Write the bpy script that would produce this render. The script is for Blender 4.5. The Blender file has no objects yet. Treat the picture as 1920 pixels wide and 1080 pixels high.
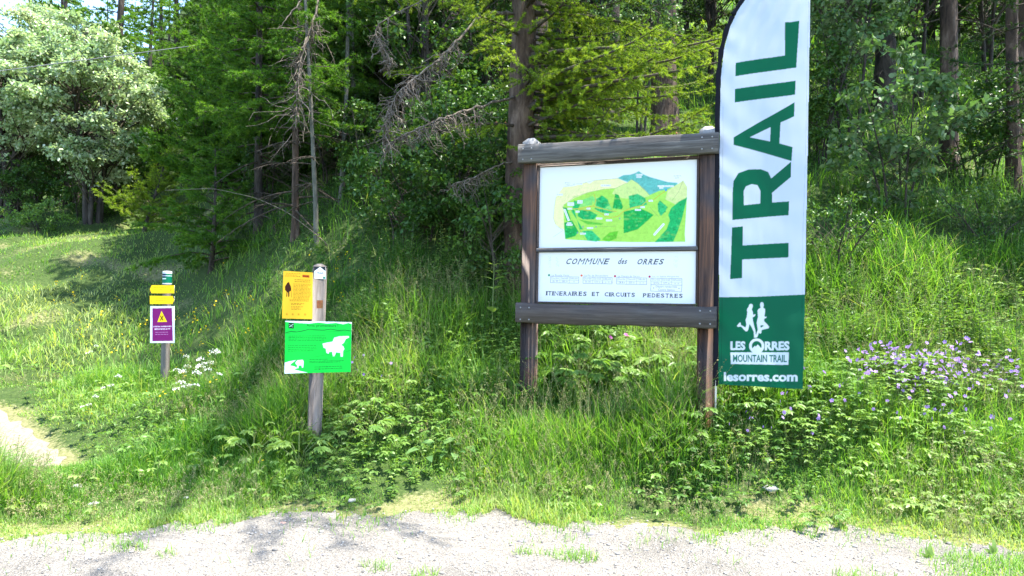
import bpy, math, random
import numpy as np
from mathutils import Matrix, Vector
rng = np.random.default_rng(7)
random.seed(7)
R = math.radians
scene = bpy.context.scene
COL = scene.collection

# ------------------------------------------------------------------ camera
F = 1440.0                                    # focal length in photograph pixels (1920 wide)
CAM = Vector((0, 0, 1.6))
CM = Matrix.Rotation(R(91.0), 3, 'X') @ Matrix.Rotation(R(0.9), 3, 'Z')
cam = bpy.data.cameras.new('camera')
cam.sensor_width = 36; cam.lens = 36 * F / 1920
cam.clip_start = 0.05; cam.clip_end = 2000
co = bpy.data.objects.new('camera', cam); COL.objects.link(co)
co.matrix_world = Matrix.Translation(CAM) @ CM.to_4x4()
scene.camera = co

def ray(px, py):
    return CM @ Vector(((px - 960) / F, (540 - py) / F, -1))
def at(px, py, d):
    r = ray(px, py)
    return CAM + r * (d / r.y)

# ------------------------------------------------------------------ light
SEL, SAZ = R(69), math.atan2(.975, -.17)
SUN = Vector((math.cos(SEL) * math.sin(SAZ), math.cos(SEL) * math.cos(SAZ), math.sin(SEL)))
w = bpy.data.worlds.new('World'); scene.world = w; w.use_nodes = True
nt = w.node_tree
sky = nt.nodes.new('ShaderNodeTexSky'); sky.sky_type = 'NISHITA'; sky.sun_disc = False
sky.sun_elevation = SEL; sky.sun_rotation = SAZ; sky.altitude = 1600
bg = nt.nodes['Background']; bg.inputs['Strength'].default_value = 0.15
nt.links.new(sky.outputs[0], bg.inputs['Color'])
sl = bpy.data.lights.new('sun', 'SUN'); sl.energy = 3.6; sl.angle = R(.5); sl.color = (1, .95, .86)
so = bpy.data.objects.new('sun', sl); COL.objects.link(so)
so.rotation_euler = SUN.to_track_quat('Z', 'Y').to_euler()
vs = scene.view_settings
vs.view_transform = 'Standard'; vs.look = 'None'; vs.exposure = 2.45; vs.gamma = 1; vs.use_curve_mapping = False
cy = scene.cycles
cy.max_bounces = 7; cy.diffuse_bounces = 4; cy.glossy_bounces = 2; cy.transmission_bounces = 5
cy.transparent_max_bounces = 4; cy.caustics_reflective = False; cy.caustics_refractive = False
cy.sample_clamp_indirect = 6; cy.use_denoising = True

# ------------------------------------------------------------------ object helpers
def tag(o, label=None, cat=None, group=None, kind=None):
    if label: o['label'] = label
    if cat: o['category'] = cat
    if group: o['group'] = group
    if kind: o['kind'] = kind
    return o
def empty(name, loc=(0, 0, 0), rot=(0, 0, 0)):
    o = bpy.data.objects.new(name, None); COL.objects.link(o)
    o.location = loc; o.rotation_euler = rot; o.empty_display_size = .1
    return o
def copy_tree(o, parent=None):
    c = o.copy(); COL.objects.link(c)
    if parent: c.parent = parent
    for ch in o.children: copy_tree(ch, c)
    return c
def mesh_obj(name, V, T, mat, parent=None, var=None, col=None, smooth=False, mats=None, midx=None):
    """V (n,3), T (m,3) or (m,4) index array"""
    V = np.asarray(V, np.float32); T = np.asarray(T, np.int32)
    me = bpy.data.meshes.new(name)
    k = T.shape[1]
    me.vertices.add(len(V)); me.vertices.foreach_set('co', V.ravel())
    me.loops.add(T.size); me.loops.foreach_set('vertex_index', T.ravel())
    me.polygons.add(len(T)); me.polygons.foreach_set('loop_start', np.arange(0, T.size, k, dtype=np.int32))
    if smooth: me.polygons.foreach_set('use_smooth', np.ones(len(T), bool))
    if var is not None:
        a = me.attributes.new('var', 'FLOAT', 'POINT'); a.data.foreach_set('value', np.asarray(var, np.float32))
    if col is not None:
        a = me.attributes.new('Col', 'FLOAT_COLOR', 'POINT')
        c4 = np.ones((len(V), 4), np.float32); c4[:, :3] = col
        a.data.foreach_set('color', c4.ravel())
    for m in (mats or [mat]): me.materials.append(m)
    if midx is not None: me.polygons.foreach_set('material_index', np.asarray(midx, np.int32))
    me.update(calc_edges=True); me.validate()
    o = bpy.data.objects.new(name, me); COL.objects.link(o)
    if parent: o.parent = parent
    return o
class Soup:
    def __init__(s): s.V = []; s.T = []; s.A = []; s.n = 0
    def add(s, V, T, var=0.5):
        V = np.asarray(V, np.float32).reshape(-1, 3); T = np.asarray(T, np.int64).reshape(-1, 3)
        s.V.append(V); s.T.append(T + s.n); s.n += len(V)
        s.A.append(np.broadcast_to(np.asarray(var, np.float32), (len(V),)))
        return s
    def quads(s, V, Q, var=.5):
        Q = np.asarray(Q).reshape(-1, 4)
        return s.add(V, np.concatenate([Q[:, [0, 1, 2]], Q[:, [0, 2, 3]]]), var)
    def build(s, name, mat, parent=None, smooth=False):
        return mesh_obj(name, np.concatenate(s.V), np.concatenate(s.T), mat, parent, np.concatenate(s.A), smooth=smooth)
def nrm(a): return a / (np.linalg.norm(a, axis=-1, keepdims=True) + 1e-9)
def perp(d):
    ref = np.where(np.abs(d[..., 2:3]) > .9, np.array([1., 0, 0]), np.array([0, 0, 1.]))
    u = nrm(np.cross(d, ref)); return u, np.cross(d, u)
def tubes(P, Rad, sides=5):
    """P (N,k,3) polylines, Rad (N,k)"""
    P = np.asarray(P, float); Rad = np.asarray(Rad, float)
    N, k = P.shape[:2]
    D = nrm(np.gradient(P, axis=1)); U, W = perp(D)
    a = np.arange(sides) * 2 * np.pi / sides
    V = P[:, :, None] + Rad[:, :, None, None] * (U[:, :, None] * np.cos(a)[:, None] + W[:, :, None] * np.sin(a)[:, None])
    idx = np.arange(N * k * sides).reshape(N, k, sides)
    q = np.stack([idx[:, :-1], np.roll(idx[:, :-1], -1, 2), np.roll(idx[:, 1:], -1, 2), idx[:, 1:]], -1).reshape(-1, 4)
    return V.reshape(-1, 3), q
def leaves(P, D, Nn, L, Wd, curl=.15):
    """leaf blades: 8 verts, folded along the midrib"""
    N = len(P); D = nrm(D); S = nrm(np.cross(D, Nn)); U = np.cross(S, D)
    L = np.broadcast_to(L, (N,))[:, None]; Wd = np.broadcast_to(Wd, (N,))[:, None]
    def pt(t, s, z): return P + D * L * t + S * Wd * s + U * (z * Wd - curl * L * t * t)
    V = np.stack([pt(0, 0, 0), pt(.33, -.46, .12), pt(.36, 0, 0), pt(.33, .46, .12), pt(.68, -.36, .1), pt(.7, 0, 0), pt(.68, .36, .1), pt(1, 0, 0)], 1)
    t = np.array([[0, 2, 1], [0, 3, 2], [1, 2, 5], [1, 5, 4], [2, 3, 6], [2, 6, 5], [4, 5, 7], [5, 6, 7]])
    T = (np.arange(N)[:, None, None] * 8 + t).reshape(-1, 3)
    return V.reshape(-1, 3), T
def inst(V0, T0, P, M):
    """template verts by k transforms"""
    V = np.einsum('kij,nj->kni', M, V0) + P[:, None]
    T = (np.arange(len(P))[:, None, None] * len(V0) + T0).reshape(-1, 3)
    return V.reshape(-1, 3), T
def rotz(a):
    c, s = np.cos(a), np.sin(a); z = np.zeros_like(a); o = np.ones_like(a)
    return np.stack([np.stack([c, -s, z], -1), np.stack([s, c, z], -1), np.stack([z, z, o], -1)], -2)
_ph = rng.uniform(0, 6.28, (40, 3)); _dr = rng.uniform(0, 6.28, 40)
def snoise(x, y, f=1.0, k=0, n=6):
    v = 0
    for i in range(n):
        j = (i + k) % 40; ff = f * (1 + .37 * i)
        v = v + np.sin(ff * (x * np.cos(_dr[j]) + y * np.sin(_dr[j])) + _ph[j, 0])
    return v / n ** .5 / .72
def sstep(a, b, x):
    t = np.clip((x - a) / (b - a), 0, 1); return t * t * (3 - 2 * t)

# ------------------------------------------------------------------ materials
def lin(*c):
    return tuple(((v / 255 + .055) / 1.055) ** 2.4 if v > 10 else v / 255 / 12.92 for v in c)
def newmat(name):
    m = bpy.data.materials.new(name); m.use_nodes = True
    nt = m.node_tree; nt.nodes.clear()
    out = nt.nodes.new('ShaderNodeOutputMaterial')
    return m, nt, out
def N(nt, t, **kw):
    n = nt.nodes.new('ShaderNode' + t)
    for k, v in kw.items():
        if k in n.inputs: n.inputs[k].default_value = v
        else: setattr(n, k, v)
    return n
def ramp(nt, src, stops):
    r = nt.nodes.new('ShaderNodeValToRGB'); el = r.color_ramp.elements
    while len(el) < len(stops): el.new(.5)
    for e, (p, c) in zip(el, stops): e.position = p; e.color = (*c, 1)
    nt.links.new(src, r.inputs[0]); return r.outputs[0]
def foliage(name, stops, trans=.4, tcol=(1.25, 1.2, .55), rough=.5, spec=.25, back=None, objvar=.25):
    m, nt, out = newmat(name); L = nt.links.new
    a = N(nt, 'Attribute', attribute_name='var')
    oi = N(nt, 'ObjectInfo')
    mm = N(nt, 'Math', operation='MULTIPLY_ADD'); L(oi.outputs['Random'], mm.inputs[0]); mm.inputs[1].default_value = objvar
    ad = N(nt, 'Math', operation='SUBTRACT'); L(a.outputs['Fac'], ad.inputs[0]); ad.inputs[1].default_value = objvar / 2
    L(ad.outputs[0], mm.inputs[2])
    c = ramp(nt, mm.outputs[0], stops)
    if back:
        g = N(nt, 'NewGeometry'); mx = N(nt, 'MixRGB'); L(g.outputs['Backfacing'], mx.inputs[0]); L(c, mx.inputs[1]); mx.inputs[2].default_value = (*back, 1)
        cf = mx.outputs[0]
    else: cf = c
    p = N(nt, 'BsdfPrincipled', Roughness=rough); p.inputs['Specular IOR Level'].default_value = spec
    L(cf, p.inputs['Base Color'])
    mul = N(nt, 'MixRGB', blend_type='MULTIPLY'); mul.inputs[0].default_value = 1; L(c, mul.inputs[1]); mul.inputs[2].default_value = (*tcol, 1)
    t = N(nt, 'BsdfTranslucent'); L(mul.outputs[0], t.inputs['Color'])
    mix = N(nt, 'MixShader'); mix.inputs[0].default_value = trans
    L(p.outputs[0], mix.inputs[1]); L(t.outputs[0], mix.inputs[2]); L(mix.outputs[0], out.inputs[0])
    return m
def plain(name, c, rough=.6, metal=0, spec=.5):
    m, nt, out = newmat(name)
    p = N(nt, 'BsdfPrincipled', Roughness=rough, Metallic=metal); p.inputs['Base Color'].default_value = (*c, 1)
    p.inputs['Specular IOR Level'].default_value = spec
    n = N(nt, 'TexNoise', Scale=60.0, Detail=4.0); b = N(nt, 'Bump', Strength=.08); nt.links.new(n.outputs[0], b.inputs['Height'])
    nt.links.new(b.outputs[0], p.inputs['Normal'])
    nt.links.new(p.outputs[0], out.inputs[0]); return m
def grain(name, stops, scale=(30, 30, 1.6), bump=.5, rough=.75, dist=.01, big=None):
    """wood / bark: noise stretched along one axis of the object's own space"""
    m, nt, out = newmat(name); L = nt.links.new
    tc = N(nt, 'TexCoord'); mp = N(nt, 'Mapping'); mp.inputs['Scale'].default_value = scale
    oi = N(nt, 'ObjectInfo'); L(tc.outputs['Object'], mp.inputs[0])
    vm = N(nt, 'VectorMath', operation='ADD'); L(mp.outputs[0], vm.inputs[0])
    sc = N(nt, 'Math', operation='MULTIPLY'); L(oi.outputs['Random'], sc.inputs[0]); sc.inputs[1].default_value = 50; L(sc.outputs[0], vm.inputs[1])
    n = N(nt, 'TexNoise', Scale=1.0, Detail=8.0, Roughness=.68, Distortion=.6); L(vm.outputs[0], n.inputs['Vector'])
    n2 = N(nt, 'TexNoise', Scale=2.2, Detail=3.0); L(tc.outputs['Object'], n2.inputs['Vector'])
    c = ramp(nt, n.outputs[0], stops)
    if big:
        f = ramp(nt, n2.outputs[0], [(.45, (0, 0, 0)), (.62, (1, 1, 1))])
        mx = N(nt, 'MixRGB'); L(f, mx.inputs[0]); L(c, mx.inputs[1])
        c2 = ramp(nt, n.outputs[0], big); L(c2, mx.inputs[2]); c = mx.outputs[0]
    p = N(nt, 'BsdfPrincipled', Roughness=rough); p.inputs['Specular IOR Level'].default_value = .3; L(c, p.inputs['Base Color'])
    b = N(nt, 'Bump', Strength=bump, Distance=dist); L(n.outputs[0], b.inputs['Height']); L(b.outputs[0], p.inputs['Normal'])
    L(p.outputs[0], out.inputs[0]); return m
def printed(name, rough=.45, trans=0.0, spec=.4):
    m, nt, out = newmat(name); L = nt.links.new
    a = N(nt, 'Attribute', attribute_name='Col')
    p = N(nt, 'BsdfPrincipled', Roughness=rough); p.inputs['Specular IOR Level'].default_value = spec; L(a.outputs['Color'], p.inputs['Base Color'])
    if trans:
        t = N(nt, 'BsdfTranslucent'); L(a.outputs['Color'], t.inputs['Color'])
        mx = N(nt, 'MixShader'); mx.inputs[0].default_value = trans; L(p.outputs[0], mx.inputs[1]); L(t.outputs[0], mx.inputs[2]); L(mx.outputs[0], out.inputs[0])
    else: L(p.outputs[0], out.inputs[0])
    return m
M = {}
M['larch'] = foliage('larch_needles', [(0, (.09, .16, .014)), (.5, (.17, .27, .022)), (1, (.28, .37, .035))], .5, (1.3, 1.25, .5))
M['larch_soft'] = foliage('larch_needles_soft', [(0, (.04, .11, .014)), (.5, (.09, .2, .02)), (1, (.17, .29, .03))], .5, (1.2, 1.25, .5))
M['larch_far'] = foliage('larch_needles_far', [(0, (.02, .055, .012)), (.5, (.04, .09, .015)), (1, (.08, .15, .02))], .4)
M['grass'] = foliage('grass_blades', [(0, (.048, .145, .02)), (.45, (.115, .268, .038)), (.8, (.21, .37, .075)), (1, (.36, .43, .17))], .5, (1.35, 1.3, .45), objvar=0)
M['dry'] = foliage('grass_seed_heads', [(0, (.16, .19, .06)), (1, (.38, .34, .17))], .3, (1.1, 1.05, .8), objvar=0)
M['leaf'] = foliage('broad_leaves', [(0, (.03, .085, .018)), (.5, (.065, .15, .025)), (1, (.13, .22, .04))], .35, rough=.42, spec=.4)
M['herb'] = foliage('herb_leaves', [(0, (.06, .14, .025)), (.5, (.135, .255, .045)), (1, (.25, .36, .095))], .45, rough=.42, spec=.35)
M['dock'] = foliage('dock_leaves', [(0, (.05, .12, .035)), (.5, (.085, .175, .05)), (1, (.13, .23, .07))], .3, rough=.4, spec=.4)
M['white_leaf'] = foliage('silvery_leaves', [(0, (.12, .235, .075)), (.5, (.3, .41, .195)), (1, (.58, .64, .44))], .36, (1.1, 1.15, .7), rough=.42, spec=.45, back=(.56, .61, .45))
M['grey_leaf'] = foliage('grey_green_leaves', [(0, (.045, .11, .03)), (.5, (.085, .17, .045)), (1, (.17, .26, .10))], .35, (1.1, 1.15, .6), rough=.45, spec=.3, back=(.17, .24, .12))
M['stem'] = foliage('plant_stems', [(0, (.07, .11, .03)), (1, (.15, .2, .06))], .1)
M['purple'] = foliage('purple_petals', [(0, (.34, .2, .56)), (1, (.5, .33, .7))], .4, (1, 1, 1), objvar=0)
M['pink'] = foliage('magenta_petals', [(0, (.5, .08, .4)), (1, (.6, .15, .5))], .4, (1, 1, 1), objvar=0)
M['yellow'] = foliage('yellow_petals', [(0, (.75, .55, .01)), (1, (.85, .65, .02))], .35, (1, 1, 1), objvar=0)
M['white'] = foliage('white_petals', [(0, (.7, .72, .6)), (1, (.82, .82, .78))], .35, (1, 1, 1), objvar=0)
M['cone'] = plain('larch_cones', (.32, .13, .045), .8)
M['bark'] = grain('larch_bark', [(.3, (.018, .013, .010)), (.5, (.085, .055, .04)), (.7, (.21, .15, .115))], (9, 9, 2.2), 1.0, .9, .05)
M['bark_dark'] = grain('dark_bark', [(.3, (.012, .010, .009)), (.5, (.045, .036, .03)), (.72, (.11, .09, .075))], (9, 9, 2.5), 1.0, .9, .04)
M['bark_pale'] = grain('pale_bark', [(.3, (.05, .05, .04)), (.6, (.14, .135, .11)), (.8, (.24, .235, .2))], (20, 20, 8), .6, .9, .01)
M['twig'] = grain('twig_bark', [(.3, (.03, .024, .018)), (.6, (.08, .062, .045))], (20, 20, 20), .4, .9)
M['dead'] = grain('lichened_dead_wood', [(.3, (.05, .038, .028)), (.5, (.125, .1, .078)), (.75, (.29, .25, .205))], (25, 25, 25), .5, .95)
M['deadwood'] = grain('bleached_dead_wood', [(.3, (.2, .18, .16)), (.7, (.45, .43, .4))], (25, 25, 25), .4, .95)
M['beam'] = grain('weathered_beam', [(.25, (.02, .018, .016)), (.42, (.06, .053, .047)), (.58, (.11, .1, .09)), (.8, (.23, .21, .19))], (2.2, 40, 40), .6, .7, .006)
M['beam_low'] = grain('shaded_beam', [(.25, (.018, .015, .014)), (.5, (.05, .042, .038)), (.8, (.11, .10, .095))], (2.2, 40, 40), .6, .5, .006, big=[(.3, (.03, .02, .016)), (.7, (.09, .07, .06))])  # darker than the top beam: the shade on it is put into the wood colour
M['post'] = grain('stained_post', [(.25, (.03, .015, .01)), (.45, (.075, .036, .018)), (.65, (.16, .072, .034)), (.85, (.22, .14, .09))], (40, 40, 1.8), .6, .6, .006, big=[(.3, (.02, .015, .013)), (.7, (.075, .055, .048))])
M['cap'] = grain('grey_end_grain', [(.3, (.12, .115, .11)), (.7, (.32, .31, .3))], (30, 30, 8), .5, .8)
M['grey_wood'] = grain('grey_post_wood', [(.25, (.06, .048, .038)), (.5, (.15, .125, .105)), (.8, (.27, .24, .215))], (45, 45, 2.0), .5, .8, .005)
M['trim'] = grain('dark_trim', [(.3, (.03, .02, .016)), (.7, (.085, .055, .042))], (20, 20, 20), .3, .6)
M['print'] = printed('printed_panel', .55, spec=.15)
M['cloth'] = printed('printed_flag_cloth', .65, .33, spec=.2)
M['sleeve'] = plain('black_sleeve_cloth', (.004, .004, .008), .8, 0, .2)
M['steel'] = plain('dull_steel', (.5, .5, .5), .35, 1)
M['bolt'] = plain('galvanised_bolt', (.28, .27, .26), .5, .5)
M['alu'] = plain('sheet_metal_edge', (.62, .65, .68), .4, .3)
M['cable'] = plain('cable_sheath', (.2, .2, .2), .6)
M['rock'] = grain('pale_stone', [(.3, (.25, .24, .23)), (.7, (.5, .48, .46))], (12, 12, 12), .5, .9)
M['rock_red'] = grain('reddish_stone', [(.3, (.3, .16, .12)), (.7, (.45, .28, .22))], (12, 12, 12), .5, .9)
M['rock_dark'] = grain('dark_stone', [(.3, (.07, .07, .075)), (.7, (.2, .19, .19))], (12, 12, 12), .5, .9)

def ground_mat(name, kind):
    m, nt, out = newmat(name); L = nt.links.new
    tc = N(nt, 'TexCoord')
    n1 = N(nt, 'TexNoise', Scale=1.3, Detail=6.0, Roughness=.6); L(tc.outputs['Object'], n1.inputs['Vector'])
    n2 = N(nt, 'TexNoise', Scale=28.0, Detail=6.0, Roughness=.7); L(tc.outputs['Object'], n2.inputs['Vector'])
    v = N(nt, 'TexVoronoi', Scale=95.0); L(tc.outputs['Object'], v.inputs['Vector'])
    p = N(nt, 'BsdfPrincipled', Roughness=.95); p.inputs['Specular IOR Level'].default_value = .15
    if kind == 'soil':
        c = ramp(nt, n2.outputs[0], [(.3, (.022, .038, .010)), (.55, (.045, .075, .018)), (.8, (.085, .10, .035))])
        at_ = N(nt, 'Attribute', attribute_name='var'); mm = N(nt, 'Math', operation='MULTIPLY_ADD'); L(n2.outputs[0], mm.inputs[0]); mm.inputs[1].default_value = .8; L(at_.outputs['Fac'], mm.inputs[2])
        f = ramp(nt, mm.outputs[0], [(.75, (0, 0, 0)), (1.0, (1, 1, 1))]); c2 = ramp(nt, n2.outputs[0], [(.3, (.085, .085, .035)), (.5, (.15, .15, .06)), (.75, (.25, .225, .13))]); mx = N(nt, 'MixRGB'); L(f, mx.inputs[0]); L(c, mx.inputs[1]); L(c2, mx.inputs[2]); c = mx.outputs[0]
    elif kind == 'gravel':
        a = ramp(nt, v.outputs['Color'], [(.1, (.16, .149, .134)), (.5, (.226, .208, .18)), (.9, (.3, .278, .244))])
        b = ramp(nt, n1.outputs[0], [(.32, (.7, .7, .7)), (.5, (.95, .94, .93)), (.68, (1.12, 1.08, 1.03))])
        mx = N(nt, 'MixRGB', blend_type='MULTIPLY'); mx.inputs[0].default_value = 1; L(a, mx.inputs[1]); L(b, mx.inputs[2])
        c = mx.outputs[0]
    else:
        c = ramp(nt, n2.outputs[0], [(.3, (.14, .112, .083)), (.55, (.25, .208, .162)), (.8, (.36, .315, .26))])
    L(c, p.inputs['Base Color'])
    bm = N(nt, 'Bump', Strength=.9, Distance=.015)
    if kind == 'gravel':
        ad = N(nt, 'Math', operation='ADD'); L(v.outputs['Distance'], ad.inputs[0]); L(n2.outputs[0], ad.inputs[1]); L(ad.outputs[0], bm.inputs['Height'])
    else: L(n2.outputs[0], bm.inputs['Height'])
    L(bm.outputs[0], p.inputs['Normal']); L(p.outputs[0], out.inputs[0]); return m

# ------------------------------------------------------------------ terrain
PC = np.array([(-200, -1), (-20, 0), (5.92, 0), (6.4, .19), (7.2, .55), (8, 1.0), (8.6, 1.5), (9.3, 2.1), (10, 2.6), (11, 3.1), (13, 4.05), (20, 7.6), (30, 12.8), (45, 21), (80, 40), (160, 62), (400, 70)])
PL = np.array([(-200, -1), (-20, 0), (5.3, 0), (7, .1), (9, .5), (10.5, 1.0), (12, 1.6), (14, 2.4), (18, 3.6), (24, 5.6), (40, 12), (80, 27), (160, 45), (400, 55)])
def gz(x, y):
    x = np.asarray(x, float); y = np.asarray(y, float)
    xc = -2.6 - .45 * (np.clip(y, 9, 60) - 9)
    s = sstep(-1.8, 1.8, x - xc)
    zl = np.interp(y, PL[:, 0], PL[:, 1]) - .2 * np.clip(-9 - x, 0, 9) * np.clip((y - 8) / 10, 0, 1.5)
    zc = np.interp(y, PC[:, 0], PC[:, 1])
    z = zl * (1 - s) + zc * s
    z = z + .42 * np.exp(-((x - 2.35) / 1.5) ** 2 - ((y - 6.85) / .7) ** 2)
    a = sstep(5.8, 8.5, y)
    z = z + a * (.05 * snoise(x, y, 1.3, 3) + .035 * snoise(x, y, 3.1, 11)) + a * sstep(11, 18, y) * .14 * snoise(x, y, .6, 20)
    return z + .012 * snoise(x, y, 2.0, 27) * (1 - a)
def gpt(px, d):
    """ground point below picture column px at depth d"""
    x = (px - 960) / F * d
    return Vector((x, d, float(gz(x, d))))
def redge(x):
    return 5.72 - .055 * x * x + .09 * snoise(x, x * .3, 2.2, 5) + .06 * snoise(x, 0, 7, 9) + .035 * snoise(x, 0, 19, 13)
PATH = np.array([(-3.3, 6.0), (-3.85, 6.6), (-4.5, 7.2), (-5.3, 7.85), (-7.4, 9.0), (-13, 10.8), (-30, 12.5)])
def pathd(x, y):
    d = np.full(np.shape(x), 9e9)
    for a, b in zip(PATH[:-1], PATH[1:]):
        ab = b - a; t = np.clip(((x - a[0]) * ab[0] + (y - a[1]) * ab[1]) / (ab @ ab), 0, 1)
        d = np.minimum(d, np.hypot(x - a[0] - t * ab[0], y - a[1] - t * ab[1]))
    return d + 5 * (y < 6.72)

def grid_mesh(name, xs, ys, zf, mat, keep=None, attr=None):
    X, Y = np.meshgrid(xs, ys); Z = zf(X, Y)
    V = np.stack([X, Y, Z], -1).reshape(-1, 3)
    i = np.arange(len(V)).reshape(X.shape)
    Q = np.stack([i[:-1, :-1], i[:-1, 1:], i[1:, 1:], i[1:, :-1]], -1).reshape(-1, 4)
    if keep is not None: Q = Q[keep(V[Q].mean(1))]
    return mesh_obj(name, V, Q, mat, smooth=True, var=attr(V[:, 0], V[:, 1]) if attr else None)
xs = np.concatenate([np.linspace(-200, -20, 30)[:-1], np.linspace(-20, 14, 240), np.linspace(14, 200, 30)[1:]])
ys = np.concatenate([np.linspace(-150, 3, 26)[:-1], np.linspace(3, 24, 190), np.linspace(24, 300, 70)[1:]])
def worn(x, y):
    e = y - redge(x); q = np.exp(-(e.clip(-1) / .38) ** 2) + np.exp(-(pathd(x, y) / .3) ** 2) * (y < 10) * (y > 6.5)
    lf = 1 - sstep(-1.5, 1.5, x - (-2.6 - .45 * (np.clip(y, 9, 60) - 9)))
    return (q + .2 * snoise(x, y, 2.6, 4) + .2 * lf * sstep(9, 12.5, y) * sstep(24, 19, y)).clip(0, 1)
tag(grid_mesh('ground', xs, ys, gz, ground_mat('soil', 'soil'), attr=worn), 'grassy soil of the verge and wooded slope', 'ground', kind='structure')
rx = np.linspace(-14, 14, 900); ry = np.concatenate([np.linspace(-14, 3.6, 60)[:-1], np.linspace(3.6, 6.1, 170)])
tag(grid_mesh('gravel_road', rx, ry, lambda x, y: gz(x, y) + .005, ground_mat('gravel', 'gravel'),
    lambda c: c[:, 1] < redge(c[:, 0])), 'pale grey gravel road along the bottom edge', 'road', kind='structure')
pn = 90; tt = np.linspace(0, 1, pn); seg = np.linspace(0, len(PATH) - 1.001, pn)
pc = np.stack([np.interp(seg, np.arange(len(PATH)), PATH[:, 0]), np.interp(seg, np.arange(len(PATH)), PATH[:, 1])], 1)
pc = pc[seg > .95]; pd = nrm(np.gradient(pc, axis=0)); ps = np.stack([-pd[:, 1], pd[:, 0]], 1)
wv = .165 + .03 * np.sin(np.arange(len(pc)) * 1.3) ; wv[:8] *= np.linspace(.15, 1, 8)
cr = np.linspace(-1, 1, 7)
PV = pc[:, None] + ps[:, None] * (cr[:, None] * wv[:, None, None])
PV += .012 * rng.standard_normal(PV.shape) * (np.abs(cr) > .9)[:, None]
PZ = gz(PV[..., 0], PV[..., 1]) + .006
i = np.arange(PV.shape[0] * 7).reshape(-1, 7)
Q = np.stack([i[:-1, :-1], i[:-1, 1:], i[1:, 1:], i[1:, :-1]], -1).reshape(-1, 4)
tag(mesh_obj('dirt_path', np.concatenate([PV, PZ[..., None]], -1).reshape(-1, 3), Q, ground_mat('dirt', 'dirt'), smooth=True),
    'bare dirt footpath leaving the road through the grass', 'path', kind='structure')

# ------------------------------------------------------------------ solid helpers for built objects
def boxm(s, x0, x1, y0, y1, z0, z1, b=.006):
    """box with chamfered edges added to a Soup"""
    c = np.array([(x0 + x1) / 2, (y0 + y1) / 2, (z0 + z1) / 2]); h = np.array([x1 - x0, y1 - y0, z1 - z0]) / 2
    b = min(b, *(h * .45)); V = []; key = {}
    for sx in (-1, 1):
        for sy in (-1, 1):
            for sz in (-1, 1):
                for ax in range(3):
                    p = np.array([sx, sy, sz]) * h
                    for k in range(3):
                        if k != ax: p[k] -= np.sign(p[k]) * b
                    key[(sx, sy, sz, ax)] = len(V); V.append(c + p)
    Q = []; T = []
    for ax in range(3):
        o = [k for k in range(3) if k != ax]
        for sg in (-1, 1):
            f = []
            for a, bb in ((-1, -1), (1, -1), (1, 1), (-1, 1)):
                q = [0, 0, 0]; q[ax] = sg; q[o[0]] = a; q[o[1]] = bb; f.append(key[(*q, ax)])
            Q.append(f)
        for a in (-1, 1):
            for bb in (-1, 1):
                q1 = [0, 0, 0]; q1[o[0]] = a; q1[o[1]] = bb; q2 = list(q1); q1[ax] = -1; q2[ax] = 1
                Q.append([key[(*q1, o[0])], key[(*q2, o[0])], key[(*q2, o[1])], key[(*q1, o[1])]])
    for sx in (-1, 1):
        for sy in (-1, 1):
            for sz in (-1, 1): T.append([key[(sx, sy, sz, k)] for k in range(3)])
    n0 = len(V); s.quads(V, Q); s.T.append(np.array(T) + s.n - n0)
    return s
def rough_edges(o, amt=.002, f=9):
    me = o.data; n = len(me.vertices); v = np.empty(n * 3, np.float32); me.vertices.foreach_get('co', v)
    return o

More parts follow.
